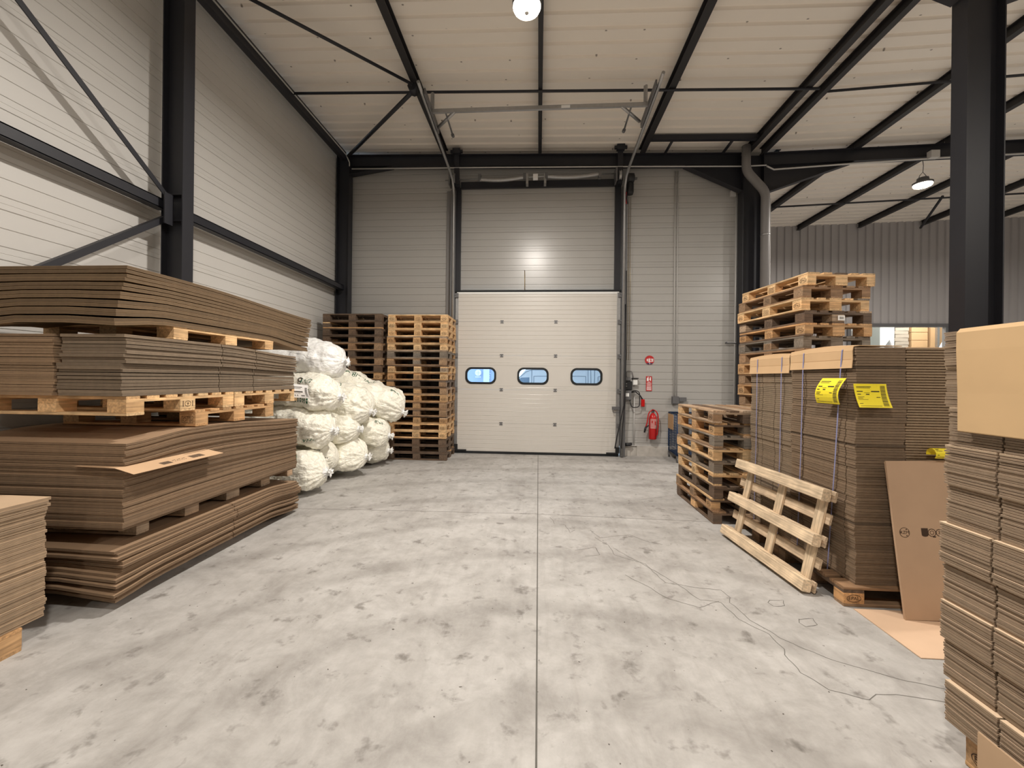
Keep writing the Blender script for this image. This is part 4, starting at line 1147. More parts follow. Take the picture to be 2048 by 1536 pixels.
# main pile on the left, from the floor up
for y, nm in ((3.30, 'near'), (4.31, 'far')):
    pallet('floor pallet under the sagging lowest cardboard, the %s one' % nm, (-3.66, y, 0), 0, 'mid', 'big', 'pallets within the left cardboard pile')
def b1(x, y): return -.045 * sm((x - .95) / .35) - .03 * sm((.35 - y) / .35) - .05 * sm((y - 1.55) / .55)
def b1t(x, y): return -.012 * sm((x - .95) / .35) + .0 * sm((.35 - y) / .35) - .045 * sm((y - 1.6) / .5)
def o1(k): return ((.0, -.0) if k > 9 else (.02, .02) if k > 6 else (.012, 0) if k else (.02, -.01))
stack(13, -4.20, -2.89, 2.60, 4.72, .138, .428, b1, b1t, 'the bent lowest cardboard layer of the left pile', 'sagging sheets at the foot of the left pile', jit=.022, ofs=o1, notches=(1.08,), fill=.80, dv=.15,
      top_label='top sheet of the lowest sagging layer of the left cardboard pile')
for y, nm in ((3.34, 'near'), (4.34 - .05, 'far')):
    pallet('pale low pallet squeezed between the two lowest cardboard layers, %s one' % nm, (-3.60, y, .430), 0, 'pink', 'low', 'pallets within the left cardboard pile', mixed=0)
def b2(x, y): return -.006 * sm((y - 1.6) / .4)
def b2t(x, y): return -.045 * sm((.55 - y) / .55) - .070 * sm((y - .75) / 1.3)
stack(33, -4.25, -2.87, 2.63, 4.65, .550, 1.200, b2, b2t, 'the thick second cardboard layer of the left pile', 'sheets of the thick second layer of the left pile', jit=.007, fill=.83, nvar=11,
      top_label='top sheet of the thick second layer, under the open pallets', ofs=lambda k: (.0, .0) if k < 28 else (.004, .006))
# printed flap
t = thing('cardboard_sheet', 'single sheet with a printed tan flap sticking out of the thick second layer', 'cardboard sheet', (0, 0, 0))
mb = MB()
A = [(-3.2, 2.60, .997), (-2.872, 2.575, .997), (-2.76, 2.600, .953)]; B_ = [(-3.2, 3.33, .997), (-2.872, 3.335, .997), (-2.76, 3.395, .955)]
for k in range(2): mb.quad(A[k], A[k + 1], B_[k + 1], B_[k]); mb.quad(*[Vector(p) - Vector((0, 0, .0015)) for p in (A[k], B_[k], B_[k + 1], A[k + 1])])
o = mb.build('flap', M['card'], t, fix=False); o.color = (.60, .40, .24, 1)
def ffl(u, v): # u along y 0..1, v across 0..1
    a = Vector(A[1]).lerp(Vector(A[2]), v); b = Vector(B_[1]).lerp(Vector(B_[2]), v); p = a.lerp(b, u); return (p.x + .0008, p.y, p.z + .0015)
mb = MB()
for k in range(7): add_rect(mb, ffl, .33 + k * .015, .33 + k * .015 + .010, .45, .75)
for k in range(14): add_rect(mb, ffl, .66 + k * .011, .66 + k * .011 + (.007 if k % 3 else .004), .40, .75)
for k in range(6): add_rect(mb, ffl, .46 + k * .027, .46 + k * .027 + .016, .50 - .04 * (k % 2), .54 - .04 * (k % 2)); add_rect(mb, ffl, .47 + k * .024, .48 + k * .024, .62, .66)
o2 = mb.build('print', mat_plain('brown_print', (.10, .07, .05), .8), o, fix=False)
pallet('pale wooden pallet lying directly on the thick second layer of the left pile', (-3.47, 3.72, 1.205), 0, 'warm', 'big', 'pallets within the left cardboard pile', [('w', 0, 'box'), ('s', 2, 'box')], mixed=0)
pallet('bright pale pallet in the left pile carrying the near end of the split layer', (-3.475, 3.15, 1.345), 0, 'new', 'big', 'pallets within the left cardboard pile', [('e', 1, 'cross')], mixed=0)
pallet('bright pale pallet in the left pile with the white label at its end', (-3.475, 4.16, 1.345), 0, 'new', 'big', 'pallets within the left cardboard pile', [], mixed=0)
def b3(x, y): return 0
def b3t(x, y): return -.05 * sm((y - .8) / 1.2)
def o3(k): return (.0, .0) if k < 10 else (.022 + .01 * math.sin(k * 2.1), .006 * (k % 3))
stack(19, -3.36, -2.88, 2.62, 4.60, 1.485, 1.918, b3, b3t, 'the narrow third-layer stack facing the aisle on the left', 'narrow sheets of the third layer', col=(.33, .25, .175), jit=.006, notches=(.86, 1.30), nvar=6, ofs=o3, fill=.84)
stack(22, -4.22, -3.38, 2.61, 4.58, 1.485, 1.918, b3, b3t, 'the lighter third-layer stack nearer the left wall', 'wide tan sheets of the third layer', col=(.46, .31, .19), jit=.006, nvar=6, fill=.84)
PM['sq'] = pallet_meshes(1.12, 1.2, .112, 7, (.12,), .13)
pallet('pale open pallet high in the left pile, under the uppermost cardboard', (-3.44, 3.62, 1.922), 0, 'new', 'sq', 'pallets within the left cardboard pile', [], mixed=0)
def b4(x, y): return -.055 * sm((.4 - y) / .5) - .075 * sm((y - 1.5) / .8) - .02 * sm((x - .75) / .3) - .04 * sm((.25 - x) / .3)
def b4t(x, y): return -.004 * sm((.4 - y) / .5) - .055 * sm((y - .6) / 1.7)
stack(14, -3.99, -2.88, 2.60, 4.90, 2.040, 2.410, b4, b4t, 'the uppermost cardboard layer of the left pile', 'sheets of the uppermost layer of the left pile', col=(.25, .165, .09), jit=.006, nvar=7, fill=.85, dv=.17,
      ofs=lambda k: (.0, -.03 + .085 * (k / 13) ** 1.2), top_label='top sheet of the whole left cardboard pile, its edge creased')
stack(38, -4.25, -3.03, 1.15, 2.31, .142, .878, flat, lambda x, y: 0, 'the low stack at the left edge', 'low stack at the left edge', col=(.50, .36, .235), jit=.006, nvar=2, fill=.84,
      ofs=lambda k: (.012 if k > 34 else 0, .022 if k in (35, 37) else 0 if k > 5 else .01 - .015 * (5 - k) / 5), top_label='top sheet of the low cardboard stack at the left edge')
# white shipping label hanging from the pallet end
t = thing('shipping_label', 'white printed label hanging at the far end of the split layer before the bags', 'label', (0, 0, 0))
TLp, TRp, BRp, BLp = [Vector(p) for p in ((-2.90, 4.615, 1.545), (-2.735, 4.655, 1.530), (-2.705, 4.655, 1.375), (-2.875, 4.60, 1.385))]
def flb(u, v, e=0):
    p = BLp.lerp(BRp, u).lerp(TLp.lerp(TRp, u), v); q = .012 * math.sin(PI * v); return (p.x - .01 * math.sin(PI * v), p.y - q - e, p.z)
mb = MB()
for k in range(6): mb.quad(flb(0, k / 6), flb(1, k / 6), flb(1, (k + 1) / 6), flb(0, (k + 1) / 6))
mb.build('paper', M['paper'], t, fix=False)
mb = MB(); f = lambda u, v: flb(u, v, .0015)
add_rect(mb, f, .08, .62, .78, .82); add_rect(mb, f, .10, .55, .70, .72); add_rect(mb, f, .08, .66, .42, .50); add_rect(mb, f, .12, .5, .34, .36); add_rect(mb, f, .5, .72, .14, .2); add_rect(mb, f, .12, .16, .12, .24); add_rect(mb, f, .26, .30, .12, .24)
for k in range(10): add_rect(mb, f, .80, .94, .12 + k * .07, .12 + k * .07 + .035)
mb.build('print', M['ink'], t, fix=False)

# nearest stack on the right: about 160 flattened boxes in bands
def bandofs(k):
    b = k // 16
    return ((0.0, .004, -.006, .003, -.010, .006, -.004, .000, .004, -.006)[b % 10] - .0 + (-.012 if k < 16 else 0) , (-.02, .0, .006, .004, .008, -.004, -.002, -.014, .004, .0)[b % 10] * 1.2)
BN = ['lowest', 'second lowest', 'third lowest', 'fourth lowest', 'fifth lowest', 'fifth from top', 'fourth from top', 'third from top', 'second from top', 'uppermost']
nr = stack(159, 1.828, 2.62, .75, 1.945, .150, 1.868, flat, flat, '', 'flattened boxes of the nearest stack on the right', col=(.46, .34, .235), jit=.003, notches=(.985,), side='-', nvar=1, fill=.74, name='flattened_box', dv=.12, nd=.25,
      ofs=bandofs, labf=lambda k: '%s box up in the %s band of the nearest right cardboard stack' % (ordw(k % 16 + 1), BN[min(9, k // 16)]))
for o in nr: o['category'] = 'flattened box'
for k in range(15, 159, 16): nr[k].color = (.72, .55, .38, 1)
t = thing('cardboard_cover', 'smooth tan cardboard sheet folded over the top of the nearest right stack', 'cardboard cover', (0, 0, 0))
mb = MB(); P = []
prof = [(2.60, 1.872), (2.2, 1.876), (1.86, 1.880), (1.828, 1.876), (1.812, 1.858), (1.808, 1.78), (1.806, 1.60), (1.800, 1.436)]
for (xa, za), (xb, zb) in zip(prof, prof[1:]):
    ya, yb = 1.885 - (1.87 - za) * .05, 1.885 - (1.87 - zb) * .05
    mb.quad((xa, .80, za), (xb, .80, zb), (xb, yb, zb), (xa, ya, za))
    mb.quad((xa + .003, .80, za - .004), (xa + .003, ya, za - .004), (xb + .003, yb, zb - .004), (xb + .003, .80, zb - .004))
for q in (0, 1):
    for (xa, za), (xb, zb) in zip(prof, prof[1:]):
        y = [lambda z: .80, lambda z: 1.885 - (1.87 - z) * .05][q]
        mb.quad((xa, y(za), za), (xb, y(zb), zb), (xb + .003, y(zb), zb - .004), (xa + .003, y(za), za - .004))
mb.quad((1.800, .80, 1.436), (1.803, .80, 1.432), (1.803, 1.863, 1.432), (1.800, 1.863, 1.436))
o = mb.build('sheet', M['card'], t, fix=False); o.color = (.56, .38, .20, 1)
mb = MB(); mb.box(-.003, .003, -.45, .45, -.072, .072); o = mb.build('cardboard_strip', M['card']); o.location = (1.802, 1.32, .150); o.color = (.50, .34, .21, 1)
tag(o, 'low tan cardboard strip at the foot of the nearest right stack', 'cardboard strip')

# strapped bundles
def bundle(label, x0, x1, y0, y1, z0, z1, n, col, notches, side, straps=(), cap=None, jit=.004, dv=.1, fill=.8, nd=.2, alt=0):
    t = thing('cardboard_bundle', label, 'cardboard bundle', (x0, y0, 0), group='strapped cardboard bundles')
    pitch = (z1 - z0) / n
    me = sheet_mesh(x1 - x0, y1 - y0, pitch * fill, flat, notches, side, nd=nd, core=pitch * (1 - fill) * .96, inset=.030)
    for k in range(n):
        o = bpy.data.objects.new('flattened_box', me); COL.objects.link(o); o.parent = t
        o.location = (rs.uniform(-jit, jit) + .006 * math.sin(k * .21), rs.uniform(-jit, jit) + alt * (k % 2), z0 + k * pitch); o.color = ccol(col, dv)
        if side == '-' and k % 29 == 22: o.color = ccol(col, dv, .55)
    for ya, yb in straps:
        mb = MB(); w_ = .0065
        P = [(x1 - x0 - .05, ya - y0, z1 + .016), (.0, ya - y0, z1 + .016), (-.026, ya - y0, z1 - .02), (-.026, ya * .9 + yb * .1 - y0, z1 - .18), (-.014, (ya + yb) / 2 - y0, (z0 + z1) / 2), (-.012, yb - y0, z0 - .07)]
        for a, b in zip(P, P[1:]):
            mb.quad((a[0], a[1] - w_, a[2]), (b[0], b[1] - w_, b[2]), (b[0], b[1] + w_, b[2]), (a[0], a[1] + w_, a[2]))
        mb.build('strap', M['strap'], t, fix=False)
    if cap:
        ca, cb, zl = cap
        mb = MB()
        pr = [(x1 - x0 - .02, z1 + .004), (.3, z1 + .006), (.03, z1 + .008), (-.012, z1 + .002), (-.018, z1 - .03), (-.016, z1 - .09), (-.022, zl)]
        NY = 8
        def Z(y, z, i): return z + (.016 * math.sin(PI * y) if i < 4 else .008 * math.sin(PI * y) if i < 5 else 0)
        for i in range(len(pr) - 1):
            (xa, za), (xb, zb) = pr[i], pr[i + 1]
            for j in range(NY):
                u, v = j / NY, (j + 1) / NY; yu, yv = ca + (cb - ca) * u - y0, ca + (cb - ca) * v - y0
                mb.quad((xa, yu, Z(u, za, i)), (xb, yu, Z(u, zb, i + 1)), (xb, yv, Z(v, zb, i + 1)), (xa, yv, Z(v, za, i)))
        o = mb.build('cap_sheet', M['card'], t, fix=False); o.color = (.60, .40, .22, 1)
        md = o.modifiers.new('thickness', 'SOLIDIFY'); md.thickness = .005; md.offset = -1
        mb = MB(); mb.box(-.0225, -.0165, ca - y0 + .01, cb - y0 - .01, z1 - .092, z1 - .0895); c_ = mb.build('crease', M['box'], o)
    return t
bundle('near strapped bundle with two blue straps and a tan cap, dark front', 2.345, 2.69, 3.15, 3.915, .146, 1.900, 88, (.35, .245, .158), (.10, .60), '-', ((3.713, 3.80), (3.262, 3.42)), (3.165, 3.905, 1.742))
bundle('light-edged bundle right of the near strapped one, with finely lined front', 2.70, 3.42, 3.16, 3.915, .146, 1.902, 88, (.52, .38, .25), (), '+', fill=.60, dv=.05, jit=.003)
bundle('far strapped bundle with two blue straps and a tan cap, beside the short stack', 2.360, 3.40, 3.935, 4.665, .146, 1.885, 88, (.40, .30, .205), (.28, .50), '-', ((4.49, 4.56), (4.057, 4.13)), (3.945, 4.655, 1.715))
# yellow labels
def ylabel(label, fn, nu=6, nv=8, full=True):
    t = thing('yellow_label', label, 'label', (0, 0, 0), group='yellow delivery labels')
    mb = MB()
    for i in range(nu):
        for j in range(nv):
            mb.quad(fn(i / nu, j / nv, 0), fn((i + 1) / nu, j / nv, 0), fn((i + 1) / nu, (j + 1) / nv, 0), fn(i / nu, (j + 1) / nv, 0))
    mb.build('paper', M['yellow'], t, fix=False)
    mb = MB(); f = lambda u, v: fn(u, v, .0012)
    def rect(a, b, c, d): add_rect(mb, f, a, b, c, d, n=max(1, int((b - a) * 10)))
    rect(.06, .46, .86, .885); rect(.06, .43, .815, .83)
    rect(.06, .22, .66, .695); rect(.46, .72, .655, .70); rect(.06, .16, .54, .57); rect(.30, .40, .535, .575)
    rect(.06, .24, .44, .455); rect(.06, .20, .385, .405); rect(.06, .34, .335, .347); rect(.60, .72, .42, .445); rect(.06, .16, .16, .18); rect(.06, .70, .065, .078)
    rect(.25, .42, .62, .63)
    mb.build('print', M['ink'], t, fix=False); mb = MB()
    for k in range(30):
        c_ = .06 + k * .029; h_ = (.008, .015, .020, .006, .017)[k % 5]
        add_rect(mb, f, .76, .93, c_, c_ + h_, n=2)
    mb.build('barcode', M['ink'], t, fix=False)
    return t
def yl1(u, v, e):
    y = 3.475 - .255 * u - .045 * v; x = 2.308 - .045 * math.sin(PI * (1 - v) * .9) * .9 - .012 - .02 * (u - .5) ** 2; return (x - e, y, 1.467 + .200 * v)
ylabel('yellow delivery label on the aisle side of the near strapped bundle, behind a blue strap', yl1)
def yl2(u, v, e):
    x = 2.325 + .228 * u - .015 * v + .012 * math.sin(v * PI) * 0; y = 3.135 - .040 * (1 - v) ** 2 - .02 * math.sin(PI * u) * v; z = 1.455 + .172 * v; return (x, y - e, z)
ylabel('yellow delivery label on the dark front of the near strapped bundle', yl2)
def yl3(u, v, e):
    a = PI * 1.35 * v - PI * .25; r_ = .038 + e; return (2.815 + .14 * u, 3.10 - r_ * math.cos(a) - .005, 1.131 + r_ * math.sin(a) * 1.05)
ylabel('curled yellow label half hidden behind the nearest stack', yl3)

# board leaning on the bundles and sheet on the floor
t = thing('flattened_box', 'flat cardboard box leaning upright against the strapped bundles, with printed symbols', 'flattened box', (2.535, 2.955, .006))
t.rotation_euler = (R(-7.3), R(-1.6), R(0))
mb = MB(); mb.box(0, .72, 0, .009, 0, 1.075); mb.box(0.004, .72, .011, .020, 0.003, 1.07); o = mb.build('panel', M['card'], t); o.color = (.50, .335, .215, 1)
o.data.materials[0] = M['card']
mb = MB(); f = lambda u, v: (u, -.0012, v)
add_ring(mb, f, .066, .58, .034, .034, .003); add_text(mb, 'RZM', .030, f, cx=.066, cy=.58)
for a in (60, 180, 300): add_rect(mb, f, .066 + .026 * math.cos(R(a)) - .004, .066 + .026 * math.cos(R(a)) + .004, .58 + .024 * math.sin(R(a)) - .003, .58 + .024 * math.sin(R(a)) + .003)
mb.build('round_mark', M['burn'], t, fix=False); mb = MB(); add_rect(mb, f, .178, .222, .565, .610); add_disc(mb, f, .200, .565, .022, .012, a0=PI, a1=2 * PI)
add_ring(mb, f, .247, .58, .027, .027, .004); add_ring(mb, f, .247, .58, .014, .014, .003); add_rect(mb, f, .250, .270, .548, .556)
add_ring(mb, f, .294, .58, .021, .024, .004); add_text(mb, '3', .03, f, cx=.294, cy=.58)
mb.build('symbol', M['burn'], t, fix=False)
mb = MB(); mb.box(2.285, 3.30, 2.56, 3.075, .001, .006); o = mb.build('cardboard_sheet', M['card']); o.color = (.66, .46, .31, 1); tag(o, 'flat tan cardboard sheet lying on the floor under the leaning box', 'cardboard sheet')

# slatted pale pallet leaning on the bundles
a = R(12.5); u_ = Vector((-.077, .997, 0)).normalized(); n_ = Vector((u_.y, -u_.x, 0)); v_ = n_ * math.sin(a) + Vector((0, 0, 1)) * math.cos(a); w_ = u_.cross(v_)
if w_.dot(Vector((-1, 0, 0))) < 0: w_ = -w_
t = thing('wooden_pallet', 'pale new pallet tilted on its side against the strapped cardboard', 'pallet', (2.03, 3.25, .030))
t.rotation_euler = Matrix((u_, v_, u_.cross(v_))).transposed().to_euler()
sg = 1 if u_.cross(v_).dot(w_) > 0 else -1
def lp(nm, x0, x1, y0, y1, z0, z1, mat, col):
    za, zb = (z0, z1) if sg > 0 else (-z1, -z0)
    mb = MB(); cx, cy, cz = (x0 + x1) / 2, (y0 + y1) / 2, (za + zb) / 2
    if mat == 'wood_x': mb.box(x0 - cx, x1 - cx, y0 - cy, y1 - cy, za - cz, zb - cz, ch=.006)
    else: mb.box(x0 - cx, x1 - cx, y0 - cy, y1 - cy, za - cz, zb - cz)
    o = mb.build(nm, M[mat], t); o.location = (cx, cy, cz); o.color = (*col, 1); return o
pale = (.80, .62, .42)
for k, y in enumerate((0.0, .355, .71)):
    lp('runner', 0.0 + .005 * k, 1.19, y, y + .092, -.072, 0, 'wood_x', [c * (1 + .05 * (1 - k)) for c in pale])
for k, x in enumerate((.10, .56, 1.04)):
    lp('cross_board', x - .055, x + .035, 0.005, .80, -.092, -.074, 'wood_y', [c * (.88, .8, .76)[k] for c in pale])
for k, y in enumerate((0.002, .185, .36, .535, .715)):
    lp('deck_board', -.0, 1.19, y, y + .085, -.112, -.094, 'wood_x', [c * .84 for c in (.74, .56, .38)])

# ------------------------------------------------------------------ bags of loose fill
def bag(label, front, length, r, yaw_=0, pitch=0, seed=0, mat='bag', flat_b=.86, ry=1.0, rz_=1.0, knot=True, texts=(), nz_amp=1.0):
    """closed plastic bag lying along its axis; front = tied end"""
    t = thing('packing_bag', label, 'bag', front, group='white bags of loose packing fill')
    t.rotation_euler = (0, R(pitch), R(yaw_))
    NS, NT = 84, 88
    def surf(s_, th, off=0):
        # s_ from 0 (tied front) to 1 (rear); local axis runs to -x
        x = -length * s_
        f = s_ * length / r
        if f < 1.15: pr = math.sqrt(max(0, 1 - (1 - f / 1.15) ** 2.0)) ** 1.0
        else: pr = 1.0
        g = (1 - s_) * length / r
        if g < .7: pr *= math.sqrt(max(0, 1 - (1 - g / .7) ** 2.3))
        c, s2 = math.cos(th), math.sin(th)
        rr = r * pr
        y, z = rr * c * ry, rr * s2 * rz_
        # weight flattens the underside
        if z < -r * .62 * flat_b: z = -r * .62 * flat_b + (z + r * .62 * flat_b) * .5
        p = Vector((x, y, z)); q = p / r
        sd = Vector((seed * 3.7, seed * 1.3, seed * 5.1))
        d = noise.noise(q * 1.3 + sd) * .17 + noise.noise(q * 3.1 + sd) * .07 + noise.noise(q * 7.5 + sd) * .03 - (1 - abs(noise.noise(Vector((q.x * 2.2, q.y * 5, q.z * 5)) + sd)) * 3) ** 3 * .012 - max(0, 1 - abs(noise.noise(q * 4.3 + sd * 2)) * 5) * .03
        if mat == 'bag': d += noise.noise(q * 16 + sd) * .010
        cr = 1 - abs(noise.noise(Vector((q.x * .9, q.y * 2.2, q.z * 2.2)) * 1.7 + sd)) * 2
        d += max(0, cr - .6) * .05
        if f < 1.3:
            k_ = (1 - f / 1.3) ** 1.4
            d += k_ * .055 * math.cos(th * 9 + 2.2 * noise.noise(Vector((c * 2, s2 * 2, seed))) * 3) * min(1, f * 2.5) + k_ * .03 * math.cos(th * 17 + seed)
        d *= r * nz_amp * min(1, pr * 1.4)
        nr_ = Vector((0.35 * (1 if f < 1 else 0), c, s2)).normalized()
        return p + nr_ * (d + off)
    mb = MB()
    for i in range(NS + 1):
        s_ = .002 + .996 * (i / NS) ** 1.35
        for j in range(NT): mb.v.append(tuple(surf(s_, 2 * PI * j / NT)))
    for i in range(NS):
        for j in range(NT): mb.face((i * NT + j, i * NT + (j + 1) % NT, (i + 1) * NT + (j + 1) % NT, (i + 1) * NT + j), smooth=True)
    mb.face(range(NT)); mb.face([NS * NT + j for j in range(NT)])
    mb.build('bag_body', M[mat], t)
    if knot:
        mb = MB(); rk = random.Random(seed)
        n = 26; prof = [(-.02, .26), (.0, .15), (.018, .09), (.03, .075), (.05, .13), (.065, .17), (.07, .10)]
        for i, (x, rr) in enumerate(prof):
            for j in range(n):
                th = 2 * PI * j / n; k_ = 1 + (.25 + .1 * i) * math.cos(j * 1.93 + i * .2 + seed) * .5
                mb.v.append((x * (1 + .2 * math.sin(j * 1.1)) - .004, rr * r * 1.1 * k_ * math.cos(th), rr * r * 1.1 * k_ * math.sin(th)))
        for i in range(len(prof) - 1):
            for j in range(n): mb.face((i * n + j, i * n + (j + 1) % n, (i + 1) * n + (j + 1) % n, (i + 1) * n + j), smooth=True)
        mb.face([(len(prof) - 1) * n + j for j in range(n)])
        mb.build('tied_end', M['bagwhite'], t)
    for txt, s0, th0, size, ink, rot in texts:
        size *= 1.45 if len(txt) < 9 else 1.2
        mb = MB()
        ct, st_ = math.cos(R(rot)), math.sin(R(rot))
        def fn(u, v):
            a_, b_ = u * ct - v * st_, u * st_ + v * ct
            return surf(min(.97, max(.04, s0 - a_ / length)), R(th0) - b_ / r, .006)
        if txt.startswith('#'):   # block of small lines
            nl = int(txt[1:])
            rk = random.Random(seed + nl)
            for k in range(nl):
                u = -size * nl * .5 + k * size
                v = -.11
                while v < .09:
                    l_ = rk.uniform(.012, .035)
                    add_rect(mb, fn, u, u + size * .42, v, v + l_, n=1); v += l_ + .010
        else: add_text(mb, txt, size, fn)
        mb.build('printed_text', M[ink], t, fix=False)
    return t
pallet('dark pallet under the white bags, its corner showing at the foot of the pile', (-3.86, 6.02, 0), R(90), 'mid', 'eur', None, [], mixed=.1)
# text angles: 180 = side facing the camera, 90 = top
bag('bag of white loose fill lying lowest and nearest at the foot of the bag pile', (-2.93, 5.46, .300), 1.35, .305, -4, 0, 1, texts=(('LIPLI', .30, 140, .085, 'greenink', 200), ('TUM', .42, 128, .07, 'greenink', 200)))
bag('round bag with a dark line of text, resting on the pallet between two others', (-3.06, 6.02, .395), 1.15, .262, 0, 0, 2, knot=False, texts=(('Tuabard uo', .16, 172, .058, 'ink', 180), ('tuabl', .20, 146, .045, 'ink', 180)), nz_amp=.55)
bag('bottom bag standing out furthest into the aisle, tied end facing right', (-2.80, 6.47, .330), 1.35, .325, -3, 0, 3)
bag('bottom bag at the far end of the pile, next to the light pallet stack', (-2.74, 7.30, .285), 1.30, .285, -2, 0, 4)
bag('large second-row bag at the near end of the pile, partly behind the cardboard', (-2.93, 5.62, .86), 1.45, .325, -6, 3, 5, texts=(('W4', .14, 205, .06, 'greenink', 180),))
bag('second-row bag in the middle with green marks by its tied end', (-2.90, 6.38, .79), 1.35, .305, -3, 2, 6, texts=(('IIL', .20, 100, .06, 'greenink', 200), ('o o', .14, 80, .05, 'greenink', 200)))
bag('second-row bag at the far end, sloping down to the right', (-2.62, 7.00, .60), 1.45, .300, -2, 9, 7, texts=(('8N8', .12, 120, .055, 'greenink', 200),))
bag('third-row bag at the near end with rows of green print', (-2.88, 5.72, 1.34), 1.30, .305, -4, 4, 8, texts=(('#6', .30, 178, .026, 'greenink', 0), ('LIVI', .30, 138, .075, 'greenink', 180), ('b', .38, 138, .10, 'ink', 180)))
bag('third-row bag in the middle, sloping forward between its neighbours', (-2.76, 6.55, 1.06), 1.45, .325, -2, 16, 9, texts=(('UP', .42, 118, .07, 'greenink', 200),))
bag('long third-row bag at the far end, sloping steeply with green print along its top', (-2.44, 7.18, 1.00), 1.75, .345, 2, 22, 10, texts=(('/IWL LIB', .48, 112, .085, 'greenink', 190), ('CB8', .14, 110, .07, 'greenink', 200), ('M', .66, 112, .09, 'greenink', 200)))
bag('plain smooth white bag on top of the bag pile', (-2.97, 6.02, 1.86), 1.45, .340, -3, 0, 11, mat='bagwhite', nz_amp=.8)

# ------------------------------------------------------------------ things seen in the store room
def stand_box(x0, x1, y0, y1, z0, z1, mat, name, label, cat, group=None, bands=0):
    mb = MB(); cx, cy = (x0 + x1) / 2, (y0 + y1) / 2
    mb.box(x0 - cx, x1 - cx, y0 - cy, y1 - cy, 0, z1 - z0, ch=.01)
    o = mb.build(name, M[mat]); o.location = (cx, cy, z0); return tag(o, label, cat, group)
def shelf_unit():
    t = thing('storage_rack', 'grey storage rack in the lit store room, holding boxes', 'rack', (14.2, 15.85, 0))
    for x in (-1.55, -.02, 1.5):
        for y in (-.45, .45):
            mb = MB(); mb.box(x - .04, x + .04, y - .04, y + .04, 0, 4.2); mb.build('upright', M['galv'], t)
    for z in (1.05, 2.15, 2.80):
        mb = MB(); mb.box(-1.55, 1.5, -.47, .47, z, z + .06); mb.build('shelf', M['galv'], t)
shelf_unit()
mb = MB(); mb.box(-.24, .24, -.35, .35, 0, 4.1, ch=.02); o = mb.build('cabinet', M['roomwall']); o.location = (12.36, 15.6, 0); tag(o, 'tall pale cabinet at the left of the lit store room', 'cabinet')
k = 0
for i in range(9):
    z = 2.865 + i * .125
    mb = MB(); mb.box(-.23, .23, -.4, .4, 0, .115); o = mb.build('cardboard_sheet', M['boxgrey']); o.location = (12.97 + .02 * (i % 2), 15.8, z); o.rotation_euler = (0, R(-1 if i % 2 else .6), 0)
    tag(o, '%s greyish folded carton from the bottom of the pile on the store room rack' % ordw(i + 1), 'carton', 'folded cartons on the rack')
for i in range(4):
    mb = MB(); mb.box(-.27, .27, -.4, .4, 0, .275, ch=.012); o = mb.build('storage_box', M['box']); o.location = (13.58, 15.8, 2.865 + i * .285); tag(o, 'tan cardboard box, %s in the column on the store room rack' % ('lowest', 'second', 'third', 'highest')[i], 'box', 'tan boxes on the rack')
mb = MB(); mb.box(-.45, .45, -.4, .4, 0, 1.1, ch=.012); o = mb.build('storage_box', M['box']); o.location = (14.45, 15.85, 2.865); tag(o, 'large brown box at the right end of the store room rack', 'box')
def heap(label, loc, sx, sy, sz, seed):
    mb = MB(); N_, K = 20, 10
    for i in range(K + 1):
        f = i / K; rr = math.cos(f * PI / 2) ** .7
        for j in range(N_):
            th = 2 * PI * j / N_; d = 1 + .25 * noise.noise(Vector((math.cos(th) * 1.6, math.sin(th) * 1.6, f * 2 + seed)))
            mb.v.append((sx * rr * d * math.cos(th), sy * rr * d * math.sin(th), sz * f * (1 + .1 * noise.noise(Vector((th, f * 3, seed))))))
    for i in range(K):
        for j in range(N_): mb.face((i * N_ + j, i * N_ + (j + 1) % N_, (i + 1) * N_ + (j + 1) % N_, (i + 1) * N_ + j), smooth=True)
    mb.face([j for j in range(N_)][::-1]); mb.face([K * N_ + j for j in range(N_)])
    o = mb.build('wrapped_goods', M['wrap']); o.location = loc; return tag(o, label, 'wrapped goods', 'white wrapped goods in the store room')
heap('heap of white wrapped goods in front of the rack, right of the tan boxes', (13.75, 14.3, .0), 1.2, .45, 3.55, 2)
heap('low white wrapped goods in front of the pale cabinet', (11.75, 14.4, 0), .7, .4, 2.95, 5)
mb = MB(); mb.box(-.22, .22, -.04, .04, 2.4, 3.35); mb.box(-.03, .03, -.02, .02, 0, 2.4); o = mb.build('white_panel', M['white']); o.location = (10.62, 14.3, 0); tag(o, 'bright white panel on a post seen through gaps of the tall pallet stack', 'panel')

# ------------------------------------------------------------------ outside, seen through the door windows
mb = MB(); mb.box(-14, 4.6, YW + .13, 30, -.32, -.02); struct(mb.build('ground_outside', M['asphalt']))
t = thing('facade', 'blue-grey building front with a pale round sign, seen through the left window', 'building', (-4.0, 16.3, 0))
mb = MB(); mb.box(-6, 2.6, 0, .4, -.02, 5); mb.build('wall', M['facade'], t)
for x, w3 in ((.55, .2), (1.78, .24)):
    mb = MB(); mb.box(x, x + w3, -.08, -.001, 0, 4.8); mb.build('pilaster', M['facadepale'], t)
mb = MB(); f = lambda u, v: (u + 1.574, -.13, v + 1.845)
add_disc(mb, f, 0, 0, .125, .125); o = mb.build('round_sign', M['white'], t, fix=False)
mb = MB(); f = lambda u, v: (u + 1.574, -.135, v + 1.845); add_rect(mb, f, -.006, .006, -.12, .09); add_rect(mb, f, -.11, .11, -.004, .004); mb.build('symbol', M['facade'], o, fix=False)
mb = MB(); f = lambda u, v: (u + 1.574, -.13, v + 1.675)
for k in range(4): add_rect(mb, f, -.11 + k * .06, -.07 + k * .06, -.02, .02)
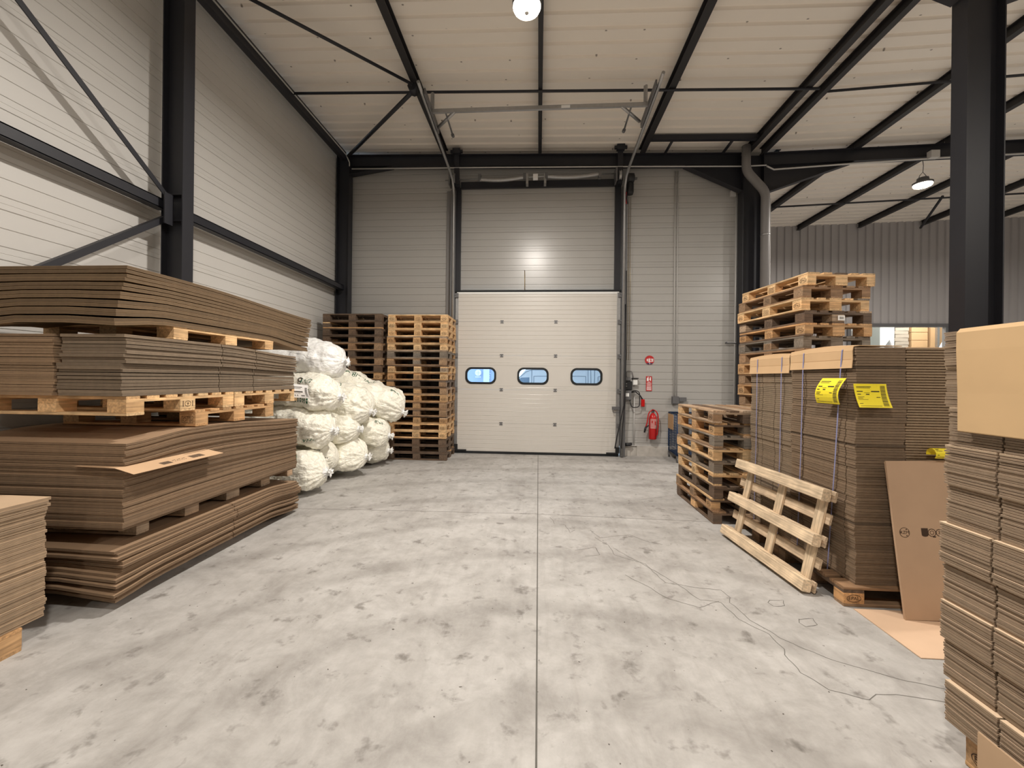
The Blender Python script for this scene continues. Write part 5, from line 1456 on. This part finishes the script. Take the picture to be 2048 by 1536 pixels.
f = lambda u, v: (u + 2.03, -.01, v + 1.70); add_disc(mb, f, 0, .03, .02, .03); add_disc(mb, f, 0, -.06, .02, .03); add_disc(mb, f, .02, .12, .02, .02); mb.build('sign_text', M['white'], t, fix=False)
t = thing('delivery_van', 'white delivery van parked outside, seen through the middle and right windows', 'van', (0, 12.0, 0))
prof = [(-2.2, .35), (-2.15, .95), (-1.35, 1.18), (-.62, 1.62), (-.38, 1.90), (-.05, 2.04), (.6, 2.12), (3.9, 2.12), (3.98, 1.9), (4.02, .45), (3.9, .35)]
mb = MB(); mb.prism(prof, 'y', 0, 1.9); mb.build('body', M['van'], t)
f = lambda u, v: (u, -.004, v)
mb = MB(); i = len(mb.v); mb.v += [f(*p) for p in ((-.88, 1.30), (-.27, 1.30), (-.27, 1.672), (-.50, 1.66), (-.62, 1.60))]; mb.face(range(5)); mb.build('side_window', M['vanglass'], t, fix=False)
mb = MB()
def seam(pts, w2=.008):
    for (a, b), (c, d) in zip(pts, pts[1:]):
        L2 = math.hypot(c - a, d - b); nx_, nz2 = -(d - b) / L2 * w2, (c - a) / L2 * w2
        mb.quad(f(a - nx_, b - nz2), f(c - nx_, d - nz2), f(c + nx_, d + nz2), f(a + nx_, b + nz2))
seam([(-.95, 1.42), (-.52, 1.70), (-.36, 1.84), (-.18, 1.89), (.4, 1.90), (3.9, 1.90)]); seam([(-.2, .6), (-.2, 1.93)]); seam([(-.14, .6), (-.14, 1.705), (.95, 1.72)]); seam([(.95, 1.72), (1.38, 1.715), (1.40, 1.0)])
seam([(1.45, .6), (1.45, 2.05)]); seam([(1.56, .6), (1.52, 2.05)]); seam([(1.63, .6), (1.64, 2.05)]); seam([(1.74, 1.5), (1.74, 1.71), (1.9, 1.73)]); seam([(-1.9, .8), (3.9, .8)])
mb.build('panel_seam', M['vangap'], t, fix=False)
for x in (-1.35, 2.9):
    mb = MB(); mb.lathe([(.30, -.1), (.34, -.08), (.34, .08), (.30, .1)], 24, M4=Matrix.Translation((x, .08, .32)) @ Matrix.Rotation(R(90), 4, 'X')); mb.build('wheel', M['rubber'], t)
